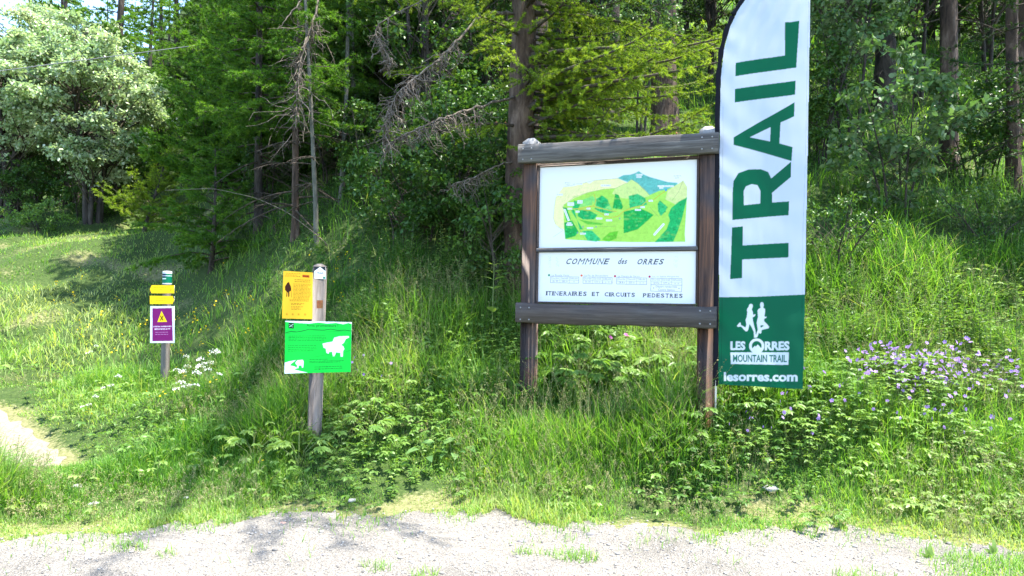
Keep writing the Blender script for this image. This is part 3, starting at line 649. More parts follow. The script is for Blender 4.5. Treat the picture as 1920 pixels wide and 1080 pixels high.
# ------------------------------------------------------------------ middle signpost
mp_ = at(590, 790, 6.8)
sp = empty('signpost', (mp_.x, mp_.y, 0)); tag(sp, 'squared grey wooden post carrying an orange notice above a bright green notice', 'signpost')
gp = float(gz(mp_.x, mp_.y)); topz = at(597, 497, 6.8).z
s = Soup(); lean = .012
boxm(s, -.058, .058, -.04, .04, gp - .3, topz - .015, .012)
V0 = np.array([(-.058, -.04), (.058, -.04), (.058, .04), (-.058, .04)])
s.quads([(x, y, topz - .0149) for x, y in V0] + [(x * .35, y * .35, topz + .012) for x, y in V0], [(0, 1, 5, 4), (1, 2, 6, 5), (2, 3, 7, 6), (3, 0, 4, 7), (4, 5, 6, 7)])
for v in s.V: v[:, 0] += (v[:, 2] - gp) * lean
s.build('post', M['grey_wood'], sp)
def sign(parent, root, corners, d, name, label, bg, edge, res=.002, thick=.004, mat=None):
    """flat plate through four photo corners (ul, ur, lr, ll) at depth d, with its print"""
    P = [at(*c, d) for c in corners]; O = P[3]; conv = plane_conv((O.x, d, 0), (1, 0, 0))
    C4 = np.array([conv(*c) for c in corners]); lo, hi = C4.min(0), C4.max(0)
    W, H = hi - lo; ox, oz = O.x + lo[0] - root.x, lo[1]; oy = d - root.y
    cvs = Canvas(W, H, res, bg, lambda px, py: tuple(np.array(conv(px, py)) - lo))
    q = C4 - lo
    def bil(X, Y):
        u, v = X / W, Y / H; A = lambda k: q[3][k] * (1 - u) * (1 - v) + q[2][k] * u * (1 - v) + q[1][k] * u * v + q[0][k] * (1 - u) * v
        return A(0), A(1)
    def fn(off):
        def f(X, Y):
            return np.stack([ox + bil(X, Y)[0], np.full(X.shape, oy + off), oz + bil(X, Y)[1]], -1)
        return f
    oldconv = cvs.conv
    s = Soup(); f4 = fn(0); XX = np.array([0, W, W, 0]); YY = np.array([0, 0, H, H])
    V = np.concatenate([f4(XX, YY), f4(XX, YY) + np.array([0, thick, 0])])
    s.quads(V, [(0, 1, 2, 3), (7, 6, 5, 4), (0, 4, 5, 1), (1, 5, 6, 2), (2, 6, 7, 3), (3, 7, 4, 0)])
    o = s.build(name, edge, parent)
    if label: o['label'] = label
    return o, cvs, fn(-.0015)
z3 = lambda q: [(480 + x / 3, 480 + y / 3) for x, y in q]
root = mp_
o, cv, fn = sign(sp, root, [(531.5, 508), (587, 511), (586, 598.5), (529, 597)], 6.755, 'orange_notice', 'orange printed notice with a hiker silhouette', lin(252, 186, 45), M['alu'])
bk = lin(95, 62, 10)
q = [(176, 150), (186, 146), (190, 158), (196, 170), (198, 190), (194, 198), (188, 200), (188, 228), (182, 232), (180, 205), (176, 205), (176, 228), (170, 230), (172, 200), (163, 192), (163, 172), (170, 160)]
cv.poly(z3(q), lin(60, 22, 8)); cv.line(z3([(197, 178), (200, 232)]), .003, lin(90, 50, 10))
cv.poly(z3([(262, 102), (302, 104), (302, 118), (262, 116)]), lin(190, 75, 20)); cv.rows(*[568.3, 579.5], 516.8, 516.8, 1, lin(90, 30, 10), .8)
cv.rows(536, 563, 512.6, 515.2, 2, bk, .45); cv.rows(534, 566, 517.5, 517.5, 1, bk, .5)
cv.rows(552, 582, 524, 527.5, 2, bk, .6, cen=True); cv.rows(550, 583, 532, 560, 12, bk, .5, .7, .15); cv.rows(543, 583, 562, 564, 2, bk, .5, .7, .2)
cv.rows(546, 570, 569, 571, 2, bk, .5); cv.rows(546, 568, 575, 580, 3, bk, .5, .8)
for x in (538, 549, 560, 572): cv.ell(x, 589.5, 2, 2.2, lin(200, 140, 30), .8)
cv.mesh(fn, 'notice_print', M['print'], o)
o, cv, fn = sign(sp, root, [(535, 601.5), (659.5, 604), (657.5, 697.5), (533.5, 700.5)], 6.75, 'green_notice', 'bright green notice with white sheep drawings', lin(22, 205, 66), M['alu'])
DG = lin(10, 95, 40)
cv.poly(z3([(160, 360), (545, 368), (545, 385), (520, 376), (490, 384), (450, 376), (400, 380), (350, 374), (300, 380), (250, 378), (215, 376), (190, 374), (160, 370)]), lin(232, 240, 238))
cv.line(z3([(168, 432), (200, 424), (230, 428), (270, 420), (300, 412), (340, 416), (380, 418), (420, 412), (460, 420), (500, 418), (540, 424)]), .006, DG)
cv.line(z3([(168, 438), (220, 430), (300, 420), (400, 424), (540, 430)]), .003, DG, .6)
cv.poly(z3([(184, 376), (214, 377), (213, 409), (183, 407)]), lin(20, 60, 32)); cv.line([(543, 613), (550, 608)], .006, lin(180, 210, 185)); cv.line([(542, 608), (549, 613.5)], .004, lin(150, 190, 155))
cv.text('Amis promeneurs !', z3([(284, 404), (462, 406), (284, 381)]), lin(14, 90, 40), .012)
SH = lin(238, 240, 240)
cv.poly(z3([(374, 496), (400, 490), (430, 485), (440, 462), (470, 454), (522, 453), (524, 462), (505, 470), (495, 492), (480, 505), (492, 515), (497, 530), (490, 540), (488, 575), (476, 574), (474, 552), (450, 548), (442, 570), (432, 572), (428, 545), (412, 545), (408, 556), (396, 550), (392, 525), (380, 520)]), SH, mott=.05)
for k in range(90): x, y = random.uniform(385, 515), random.uniform(460, 545); (abs(x - 440) < 50 or y < 500) and y > 460 + max(0, (470 - x)) * .4 and cv.poly(z3([(x, y), (x + 4, y + 1), (x + 3, y + 3)]), lin(150, 160, 155), .6)
cv.poly(z3([(160, 600), (190, 592), (225, 587), (200, 605), (190, 616), (215, 622), (232, 632), (215, 640), (250, 650), (290, 660), (155, 662)]), SH, mott=.05)
cv.poly(z3([(222, 600), (232, 588), (262, 586), (268, 596), (265, 630), (258, 632), (256, 618), (240, 618), (238, 634), (230, 632), (230, 615), (222, 608)]), SH)
for x0, x1, y0, y1, n in ((541, 612, 630.3, 639, 4), (540, 594, 648.5, 658.5, 4), (580, 618, 675.5, 676, 1), (580, 646, 679, 681.5, 2), (589, 645, 690, 694, 2)): cv.rows(x0, x1, y0, y1, n, DG, .55, .85, .15)
cv.line(z3([(330, 572), (400, 560), (440, 566), (500, 548), (536, 536)]), .003, DG, .6)
for x, y in ((600, 606.5), (599, 695), (538, 690), (655, 608)): cv.ell(x, y, .9, .9, lin(60, 75, 62))
cv.mesh(fn, 'notice_print', M['print'], o)
o, cv, fn = sign(sp, root, [(589.5, 500), (610, 500), (611, 523.5), (588.5, 522.5)], 6.754, 'trail_marker', 'small white house-shaped trail marker', lin(40, 44, 50), M['alu'])
cv.poly(z3([(329, 128), (328, 85), (362, 62), (393, 86), (392, 130)]), lin(238, 240, 240)); cv.text('TRAIL', z3([(340, 102), (384, 103), (340, 89)]), lin(50, 50, 55), .03)
cv.ell(*z3([(334, 96)])[0], 1, 1, lin(50, 50, 55)); cv.poly(z3([(377, 116), (389, 116), (389, 128), (377, 128)]), lin(10, 110, 75)); cv.ell(*z3([(362, 118)])[0], .7, .7, lin(50, 50, 55))
cv.mesh(fn, 'marker_print', M['print'], o)
o, cv, fn = sign(sp, root, [(594, 563), (605.5, 563), (605, 578), (594, 578)], 6.757, 'rust_plate', 'small rust brown patch on the grey post', lin(150, 92, 52), M['trim'])
for k in range(60): x, y = random.uniform(594, 605), random.uniform(563, 578); cv.ell(x, y, 1, 1.2, lin(random.randint(100, 175), random.randint(70, 110), 55), .6)
cv.mesh(fn, 'patch_print', M['print'], o)

# ------------------------------------------------------------------ far left waymark post
lp_ = at(309, 715, 9.0)
wp = empty('waymark_post', (lp_.x, lp_.y, 0)); tag(wp, 'slim round waymark post with two yellow arrows and a purple warning notice', 'signpost')
g2 = float(gz(lp_.x, lp_.y)); tz = at(311, 508, 9).z
zz = np.array([g2 - .3, g2 + .3, at(311, 533, 9).z]); V, q = tubes(np.stack([np.zeros(3), np.zeros(3), zz], 1)[None], np.array([[.05, .048, .046]]), 16)
Soup().quads(V, q).build('post', M['grey_wood'], wp, True)
za = at(311, 533, 9).z; cs = Soup()
zr = np.linspace(za, tz, 40); rr = np.full(40, .052); rr[-2] = .048; rr[-1] = .002
V, q = tubes(np.stack([np.zeros(40), np.zeros(40), zr], 1)[None], rr[None], 24)
f = (V[:, 2] - za) / (tz - za); c3 = np.empty((len(V), 3)); c3[:] = lin(0, 105, 75)
c3[(f > .5) & (V[:, 0] < .012)] = lin(25, 35, 70); c3[f > .78] = lin(200, 205, 210); c3[(f > .38) & (f < .46) & (V[:, 0] < .0)] = lin(220, 225, 225); c3[f < .08] = lin(205, 205, 200); c3[(f > .6) & (f < .66)] = lin(190, 200, 205)
o = mesh_obj('banded_cap', V, q, M['print'], wp, col=c3, smooth=True); o['label'] = 'metal cap banded in green, navy and white'
for ys_, dirn in ((542.5, -1), (562.5, 1)):
    o, cv, fn = sign(wp, lp_, [(281, ys_ - 8), (327, ys_ - 7.5), (327, ys_ + 7.5), (281, ys_ + 7.5)], 8.94, 'direction_arrow', 'yellow arrow plate pointing ' + ('left' if dirn < 0 else 'right'), lin(250, 200, 25), M['alu'], .003)
    e = 281 if dirn < 0 else 327
    for sg in (-1, 1): cv.poly([(e, ys_), (e, ys_ + sg * 9), (e - dirn * 4, ys_ + sg * 9)], lin(45, 48, 42))
    cv.rows(288 if dirn < 0 else 292, 312, ys_ - 3.5, ys_ + 1, 2, lin(150, 100, 10), .5, .6)
    cv.rows(*((319, 322) if dirn < 0 else (284, 286)), ys_, ys_ + 3, 2, lin(90, 60, 10), .6, .8)
    cv.mesh(fn, 'arrow_print', M['print'], o)
o, cv, fn = sign(wp, lp_, [(282, 574), (327, 574), (327.5, 643), (281.5, 643)], 8.935, 'warning_notice', 'purple warning notice with yellow triangle and white border', lin(225, 232, 236), M['alu'], .0026)
z4 = lambda q: [(240 + x * .2405, 490 + y * .2407) for x, y in q]
cv.poly(z4([(192, 364), (350, 364), (350, 622), (186, 622)]), lin(122, 22, 100)); cv.poly(z4([(265, 386), (308, 472), (230, 472)]), lin(248, 205, 25))
cv.line(z4([(256, 426), (275, 458)]), .012, lin(90, 60, 10)); cv.line(z4([(276, 426), (255, 458)]), .012, lin(90, 60, 10))
cv.text('ATTENTION, TRAVERSEE DE PISTE', z4([(196, 514), (342, 514), (196, 503)]), lin(235, 215, 232), .03); cv.text('EMPRUNTEE PAR LES VTT', z4([(206, 533), (332, 533), (206, 522)]), lin(235, 215, 232), .03)
cv.rows(*[290, 316], 623, 627, 2, lin(200, 140, 190), .5, .7, cen=True)
cv.mesh(fn, 'notice_print', M['print'], o)
for z in (at(305, 543, 9).z, at(305, 563, 9).z): pass
#PLANTS#

# ------------------------------------------------------------------ grass
def blades(P, h, wd, bend, yaw=None, var=None, segs=3):
    n = len(P); yaw = rng.uniform(0, 6.28, n) if yaw is None else yaw
    d = np.stack([np.cos(yaw), np.sin(yaw), np.zeros(n)], 1); sd = np.stack([-np.sin(yaw), np.cos(yaw), np.zeros(n)], 1)
    ts = np.array([0, .45, .8, 1.0]); ws = np.array([.8, 1, .6, 0])
    V = []
    for t, q in zip(ts, ws):
        c = P + d * (bend * h * t ** 1.6)[:, None] + np.array([0, 0, 1]) * (h * t * (1 - .35 * np.clip(bend, 0, 1.2) * t))[:, None]
        if q > 0: V += [c - sd * (wd * q / 2)[:, None], c + sd * (wd * q / 2)[:, None]]
        else: V += [c]
    V = np.stack(V, 1)
    t = np.array([[0, 1, 3], [0, 3, 2], [2, 3, 5], [2, 5, 4], [4, 5, 6]])
    return V.reshape(-1, 3), (np.arange(n)[:, None, None] * 7 + t).reshape(-1, 3), np.repeat(var, 7)
def scatter(n, y0, y1, x0=None, x1=None, pw=1.0):
    """ground points in the wedge the photo looks into, between depths y0 and y1"""
    u = rng.uniform(0, 1, n); y = (y0 ** pw + u * (y1 ** pw - y0 ** pw)) ** (1 / pw)
    lo = -.74 * y - .6 if x0 is None else np.full(n, float(x0)); hi = .74 * y + .6 if x1 is None else np.full(n, float(x1))
    x = rng.uniform(lo, hi); return x, y
def off_road(x, y, m=0.0):
    return (y > redge(x) + m) & (pathd(x, y) > .26 + m)
def leftness(x, y): return 1 - sstep(-1.5, 1.5, x - (-2.6 - .45 * (np.clip(y, 9, 60) - 9)))
def hmap(x, y):
    e = np.minimum(y - redge(x), (pathd(x, y) - .22) * 1.4)
    lf = leftness(x, y)
    top = .31 * (1 - lf) + .17 * lf
    top = top * (1 - .68 * lf * sstep(9.3, 13, y))
    h_ = np.exp(-((x - 1.6) / .6) ** 2 - ((y - 6.2) / .35) ** 2); top = top + .16 * h_
    ps_ = np.exp(-(np.hypot((x + 4.1 + .62 * (y - 6.6) * 1.2), 0) / .75) ** 2) * sstep(7.6, 6.9, y) * sstep(5.9, 6.15, y)
    # trodden grass where the path meets the road
    tr = np.exp(-(((x + 2.9) / .8) ** 2 + ((y - 5.9) / .6) ** 2))
    h = .035 + top * sstep(-.05, 1.7, e + .25 * snoise(x, y, 1.4, 14)) + .24 * np.exp(-(((x + 3.95) / .5) ** 2 + ((y - 5.6) / .35) ** 2))
    return h * (1 + .32 * snoise(x, y, 2.1, 8) + .2 * snoise(x, y, 5.0, 2)).clip(.35, 1.7) * (1 - .62 * tr) * (1 - .75 * ps_)
def grass_patch(S, n, y0, y1, wd, hs=1.0, pw=1.0, keep=None, x0=None, x1=None, vb=.0, clump=True):
    x, y = scatter(n, y0, y1, x0, x1, pw)
    if clump: x = x + .03 * rng.standard_normal(n); 
    k = off_road(x, y, -.02)
    if keep is not None: k &= keep(x, y)
    x, y = x[k], y[k]; n = len(x); h = hmap(x, y) * hs * rng.uniform(.45, 1.25, n)
    P = np.stack([x, y, gz(x, y) - .01], 1)
    var = .42 + vb + .16 * snoise(x, y, .9, 17) + .14 * rng.standard_normal(n) + .33 * np.exp(-((y - redge(x)) / .6).clip(0) ** 2)
    var = np.where(rng.uniform(0, 1, n) < .05, .98, var).clip(0, 1)
    V, T, va = blades(P, h, wd * rng.uniform(.6, 1.3, n), np.abs(rng.normal(.62, .33, n)), rng.uniform(0, 6.28, n), var)
    S.add(V, T, va)
g = Soup()
grass_patch(g, 110000, 4.9, 9.4, .0062)
grass_patch(g, 85000, 4.9, 6.8, .0045, .8, vb=.14)
grass_patch(g, 16000, 5.0, 7.4, .006, 1.1, x0=-5.2, x1=-1.6, vb=.28)
grass_patch(g, 16000, 5.0, 6.9, .005, 1.1, x0=-4.6, x1=-1.6, vb=.35)
grass_patch(g, 65000, 7.0, 20, .009, 1.0, keep=lambda x, y: leftness(x, y) > .3, vb=.3)
grass_patch(g, 45000, 9.5, 21, .012, .5, keep=lambda x, y: (leftness(x, y) > .5) & (x < -.36 * y - 1.2), vb=.5)
grass_patch(g, 45000, 9.0, 24, .011, 1.0, keep=lambda x, y: x > .5, vb=.06)
grass_patch(g, 42000, 20, 60, .035, 1.2, pw=1.3, keep=lambda x, y: leftness(x, y) < .9)
grass_patch(g, 16000, 9.0, 14, .009, .9, keep=lambda x, y: (x < .5) & (leftness(x, y) < .6), vb=-.1)
tag(g.build('grass', M['grass']), 'long meadow grass over the verge and the slope', 'grass', kind='stuff')
# thin grass reaching onto the gravel and the patch in the bottom right corner
g = Soup(); n = 44000; x, y = scatter(n, 3.9, 6.0)
e = redge(x) - y
cor = (x - 2.55) * .75 + (4.85 - y) * .9 + .16 * snoise(x, y, 3, 12)
k = ((e > 0) & (rng.uniform(0, 1, n) < np.exp(-e / .2) * .85 * (snoise(x, y, 4, 21) > -.5))) | ((cor > rng.uniform(-.05, .7, n)) & (y < 4.95) & (x > 1.9)) | ((e > 0) & (snoise(x, y, 5.5, 30) > 1.75) & (y > 4.2))
x, y = x[k], y[k]; n = len(x)
x2 = rng.uniform(1.9, 3.9, 9000); y2 = rng.uniform(4.1, 5.0, 9000); k = (x2 - 2.55) * .75 + (4.85 - y2) * .9 + .2 * snoise(x2, y2, 3, 12) > rng.uniform(-.05, .6, 9000); x = np.r_[x, x2[k]]; y = np.r_[y, y2[k]]; n = len(x)
V, T, va = blades(np.stack([x, y, gz(x, y)], 1), rng.uniform(.025, .085, n), rng.uniform(.003, .006, n), np.abs(rng.normal(.6, .3, n)), None, (.6 + .25 * rng.standard_normal(n)).clip(0, 1))
g.add(V, T, va); tag(g.build('road_edge_grass', M['grass']), 'thin low grass creeping onto the gravel', 'grass', kind='stuff')
# seed heads
g = Soup(); x, y = scatter(8000, 5.3, 9.0, None, None, .5); k = off_road(x, y, .1) & (snoise(x, y, 1.1, 33) + .5 * (x > -.5) > -.2); x, y = x[k], y[k]; n = len(x)
h = (hmap(x, y) * 1.25 + .1) * rng.uniform(.7, 1.25, n); ya = rng.uniform(0, 6.28, n); bd = rng.uniform(.05, .5, n)
B = np.stack([x, y, gz(x, y)], 1); D = np.stack([np.cos(ya), np.sin(ya), np.zeros(n)], 1); ts = np.array([0, .4, .75, 1.0])
SP = B[:, None] + D[:, None] * (bd * h)[:, None, None] * (ts ** 2)[:, None] + np.array([0, 0, 1]) * (h[:, None] * ts * (1 - .15 * ts))[..., None]
V, q = tubes(SP, np.broadcast_to([.0017, .0014, .0011, .0007], (n, 4)), 3); g.quads(V, q, .3)
m = 16; t = rng.uniform(.72, 1.0, (n, m)); i0 = np.clip((np.searchsorted(ts, t) - 1), 0, 2); fr = (t - ts[i0]) / (ts[i0 + 1] - ts[i0])
pos = np.take_along_axis(SP, i0[..., None], 1) * (1 - fr[..., None]) + np.take_along_axis(SP, (i0 + 1)[..., None], 1) * fr[..., None]
pos = pos + rng.standard_normal(pos.shape) * (.012 * (1.08 - t)[..., None] / .3)
d = nrm(rng.standard_normal((n, m, 3)) + np.array([0, 0, .8])).reshape(-1, 3)
V, T = leaves(pos.reshape(-1, 3), d, rng.standard_normal((n * m, 3)), .011, .0045, 0); g.add(V, T, np.repeat(rng.uniform(.2, 1, n), m * 8))
tag(g.build('seeding_grass', M['dry']), 'pale seed heads of tall grass along the verge', 'grass', kind='stuff')

# ------------------------------------------------------------------ herbs
def leafy(S, P, h, nl, ll, lw, start=.2, droop=.3, lean=.2, rad=.003, St=None, var=None, up=.35):
    n = len(P); ya = rng.uniform(0, 6.28, n); ln = np.abs(rng.normal(0, lean, n)); ts = np.linspace(0, 1, 5)
    D = np.stack([np.cos(ya), np.sin(ya), np.zeros(n)], 1)
    SP = P[:, None] + D[:, None] * (ln * h)[:, None, None] * (ts ** 2)[:, None] + np.array([0, 0, 1]) * (h[:, None] * ts)[..., None]
    V, q = tubes(SP, np.broadcast_to(rad * np.linspace(1, .4, 5), (n, 5)), 3); (St or S).quads(V, q, .35)
    t = start + (1 - start) * (np.arange(nl) + rng.uniform(0, .6, (n, nl))) / nl
    t = np.minimum(t, 1); f = t * 4; i0 = np.clip(f.astype(int), 0, 3); fr = (f - i0)[..., None]
    pos = np.take_along_axis(SP, i0[..., None], 1) * (1 - fr) + np.take_along_axis(SP, (i0 + 1)[..., None], 1) * fr
    a = ya[:, None] + np.arange(nl) * 2.4 + rng.normal(0, .3, (n, nl))
    d = np.stack([np.cos(a), np.sin(a), up + rng.normal(0, .25, (n, nl)) + .5 * (t - .5)], -1).reshape(-1, 3)
    sz = (np.sin(np.clip(t, .05, .97) * 2.9 + .15)).clip(.4, 1) * rng.uniform(.7, 1.2, (n, nl))
    v0 = (rng.uniform(.25, .75, n) if var is None else var)[:, None] + .12 * rng.standard_normal((n, nl)) + .15 * (t - .5)
    V, T = leaves(pos.reshape(-1, 3), d, np.array([0, 0, 1.]) + .35 * rng.standard_normal((n * nl, 3)), (ll * sz).ravel(), (lw * sz).ravel(), droop)
    S.add(V, T, np.repeat(v0.ravel().clip(0, 1), 8))
def gpts(x, y): return np.stack([x, y, gz(x, y) - .01], 1)
# leafy undergrowth on the bank and through the wood
S = Soup(); x, y = scatter(2300, 7.7, 11.5, -1.9, 8.5); k = rng.uniform(0, 1, len(x)) < .35 + .5 * (snoise(x, y, 1.3, 25) > -.2); x, y = x[k], y[k]
leafy(S, gpts(x, y), rng.uniform(.2, .6, len(x)), 15, .075, .026, .1, .35, .35)
x, y = scatter(1500, 10, 22, -3, 16); leafy(S, gpts(x, y), rng.uniform(.12, .4, len(x)), 11, .09, .045, .1, .35, .4)
x, y = scatter(900, 9, 15, -8, -.5); k = leftness(x, y) < .75; x, y = x[k], y[k]; leafy(S, gpts(x, y), rng.uniform(.15, .45, len(x)), 12, .075, .035, .1, .35, .4, var=np.full(len(x), .25))  # thicket shade put into a fixed dark leaf tone
tag(S.build('undergrowth', M['leaf']), 'tangled leafy undergrowth on the shaded bank', 'undergrowth', kind='stuff')
# small leaved cover in the verge: feathery and palmate leaves
S = Soup(); x, y = scatter(10500, 5.45, 9.0); k = off_road(x, y, .06) & (snoise(x, y, 1.6, 6) + .35 * snoise(x, y, 4.5, 1) > -.35) & (rng.uniform(0, 1, len(x)) < (.22 + .78 * sstep(-2.2, -.6, x)) * (.12 + .88 * sstep(.15, .75, y - redge(x)))); x, y = x[k], y[k]
e = (y - redge(x)).clip(0, 1.3); n = len(x)
hh = rng.uniform(.03, .10, n) + .16 * e / 1.3 * rng.uniform(.4, 1.2, n); P = gpts(x, y); a0 = rng.uniform(0, 6.28, n)
C = P + np.stack([np.cos(a0) * .05, np.sin(a0) * .05, hh], 1)
V, q = tubes(np.stack([P, (P + C) / 2 + [0, 0, .02], C], 1), np.full((n, 3), .0015), 3); S.quads(V, q, .4)
vv = (.5 + .2 * snoise(x, y, 1.2, 19) + .16 * rng.standard_normal(n)).clip(0, 1); sz = rng.uniform(.035, .075, n)
for da, sc in ((-1.9, .7), (-.95, .9), (0, 1), (.95, .9), (1.9, .7)):
    a = a0 + da; V, T = leaves(C, np.stack([np.cos(a), np.sin(a), .12 * rng.standard_normal(n)], 1), np.array([0, 0, 1.]) + .35 * rng.standard_normal((n, 3)), sz * sc, sz * sc * .5, .3); S.add(V, T, np.repeat(vv, 8))
x, y = scatter(2600, 5.9, 8.8); k = off_road(x, y, .3) & (snoise(x, y, 1.2, 22) > -.2) & (rng.uniform(0, 1, len(x)) < .35 + .65 * sstep(-2.2, -.6, x)); x, y = x[k], y[k]; e = (y - redge(x)).clip(0, 1.5) / 1.5
leafy(S, gpts(x, y), rng.uniform(.12, .3, len(x)) * (.4 + .8 * e), 12, .06, .024, .15, .35, .35)
tag(S.build('ground_cover', M['herb']), 'low palmate leaves mixed through the verge grass', 'ground cover', kind='stuff')

def thing(name, loc, label, cat, group=None, rz=0):
    return tag(empty(name, loc, (0, 0, rz)), label, cat, group)
def place(proto, locs, label, group, first=True, sc=(.85, 1.2)):
    for i, p in enumerate(locs):
        o = proto if (i == 0 and first) else copy_tree(proto)
        o.location = p; o.rotation_euler = (0, 0, random.uniform(0, 6.28)); s = random.uniform(*sc); o.scale = (s, s, s)
        o['label'] = label; o['group'] = group
def pxg(px, py):
    """where the sight line of a photo pixel meets the ground"""
    r = ray(px, py); t = np.linspace(3.5, 22, 700) ; X = CAM.x + r.x / r.y * t; Z = CAM.z + r.z / r.y * t
    k = np.argmax(gz(X, t) >= Z); return Vector((X[k], t[k], float(gz(X[k], t[k])) - .01))
def hogweed(nl=9, ll=.2, name='hogweed', label='', seed=0, h=.42, mat='herb', flower=False):
    o = thing(name, (0, 0, 0), label, 'plant'); L = Soup(); St = Soup(); a = np.arange(nl) * 2.4 + rng.normal(0, .3, nl)
    hh = h * rng.uniform(.55, 1.1, nl); out = rng.uniform(.45, .95, nl) * h * .8; d = np.stack([np.cos(a), np.sin(a), np.zeros(nl)], 1)
    C = d * out[:, None] + np.array([0, 0, 1]) * hh[:, None]
    V, q = tubes(np.stack([d * .01, d * (out * .35)[:, None] + [0, 0, .6] * hh[:, None], C], 1), np.full((nl, 3), .004), 4); St.quads(V, q, .6)
    v = rng.uniform(.35, .8, nl)
    for da, sc, bk in ((-1.5, .62, .0), (-.75, .85, .0), (0, 1, .0), (.75, .85, .0), (1.5, .62, .0), (-1.15, .4, .5), (1.15, .4, .5)):
        aa = a + da; dd = np.stack([np.cos(aa), np.sin(aa), -.12 + .1 * rng.standard_normal(nl)], 1)
        for off, s2 in ((0, 1), (.42, .62), (-.42, .62)):
            ab = aa + off; de = np.stack([np.cos(ab), np.sin(ab), dd[:, 2]], 1)
            V, T = leaves(C + (dd * ll * .28 * sc if off else 0), de, np.array([0, 0, 1.]) + .3 * rng.standard_normal((nl, 3)), ll * sc * s2, ll * sc * .42 * s2, .3); L.add(V, T, np.repeat((v + .05 * rng.standard_normal(nl)).clip(0, 1), 8))
    L.build('leaves', M[mat], o); St.build('stem', M['stem'], o); return o
hw = hogweed(); hw2 = hogweed(7, .14, h=.3); hw3 = hogweed(11, .13, h=.42)
place(hw, [pxg(*p) for p in ((1060, 722), (1110, 700), (1150, 735), (1205, 712), (1262, 726), (1090, 752), (1180, 690), (1235, 680), (1040, 690), (1130, 668))], 'lush broad-leaved hogweed among those between the map board posts', 'hogweeds between the map board posts', True, (.6, 1.05))
place(hw3, [pxg(*p) for p in ((1030, 735), (1075, 690), (1130, 725), (1175, 745), (1225, 700), (1285, 710), (1295, 740), (1150, 680), (1060, 665), (1110, 745))], 'small-leaved bushy hogweed mixed in between the map board posts', 'small hogweeds between the map board posts', True, (.6, 1.1))
place(hw2, [pxg(*p) for p in ((1170, 800), (1215, 835), (1265, 815), (1310, 812), (1300, 850), (1225, 870))], 'broad-leaved hogweed in the sunny grass below the right board post', 'hogweeds in front of the map board', True, (.5, .95))
place(hw2, [pxg(*p) for p in ((650, 800), (700, 790), (735, 818), (690, 832), (560, 880), (450, 850), (475, 870), (640, 845))], 'shaded broad-leaved hogweed beside the foot of the grey signpost', 'hogweeds beside the grey signpost', False, (.5, .95))
place(hw2, [pxg(*p) for p in ((1390, 745), (1440, 760), (1480, 800), (1410, 790), (1530, 755), (1500, 735))], 'leafy hogweed in the grass just beneath the feather banner', 'hogweeds beneath the banner', False, (.55, .95))
def dock(nl=8, ll=.2, lw=.13, flat=.2, mat='dock'):
    o = thing('butterbur', (0, 0, 0), '', 'plant'); L = Soup(); St = Soup(); a = np.arange(nl) * 2.4; d = np.stack([np.cos(a), np.sin(a), np.zeros(nl)], 1)
    hh = rng.uniform(.05, .2, nl); C = d * rng.uniform(.05, .16, nl)[:, None] + np.array([0, 0, 1]) * hh[:, None]
    V, q = tubes(np.stack([d * .01, C], 1), np.full((nl, 2), .004), 4); St.quads(V, q, .6)
    V, T = leaves(C, np.c_[d[:, :2], rng.normal(.15, .3, nl)], np.array([0, 0, 1.]) + .3 * rng.standard_normal((nl, 3)), ll * rng.uniform(.6, 1.1, nl), lw * rng.uniform(.7, 1.1, nl), .35)
    L.add(V, T, np.repeat(rng.uniform(.2, .9, nl), 8)); L.build('leaves', M[mat], o); St.build('stem', M['stem'], o); return o
dk_ = dock()
place(dk_, [pxg(*p) for p in ((800, 868), (850, 872), (870, 850), (830, 850))], 'pale big-leaved butterbur in the grass left of the map board', 'butterburs left of the map board', True, (.6, .8))
place(hw2, [pxg(*p) for p in ((1660, 880), (1720, 905), (1760, 930), (1690, 945), (1600, 900), (1790, 960), (1530, 1000), (1560, 985), (1640, 930), (1740, 965), (1820, 900), (1700, 870))], 'small leafy hogweed low in the bright verge below the purple flowers', 'hogweeds below the purple flowers', False, (.35, .6))
place(hw2, [pxg(*p) for p in ((590, 952), (625, 958), (700, 960), (990, 945), (860, 935), (545, 945))], 'flattened leafy rosette at the edge of the gravel', 'rosettes at the gravel edge', False, (.25, .4))
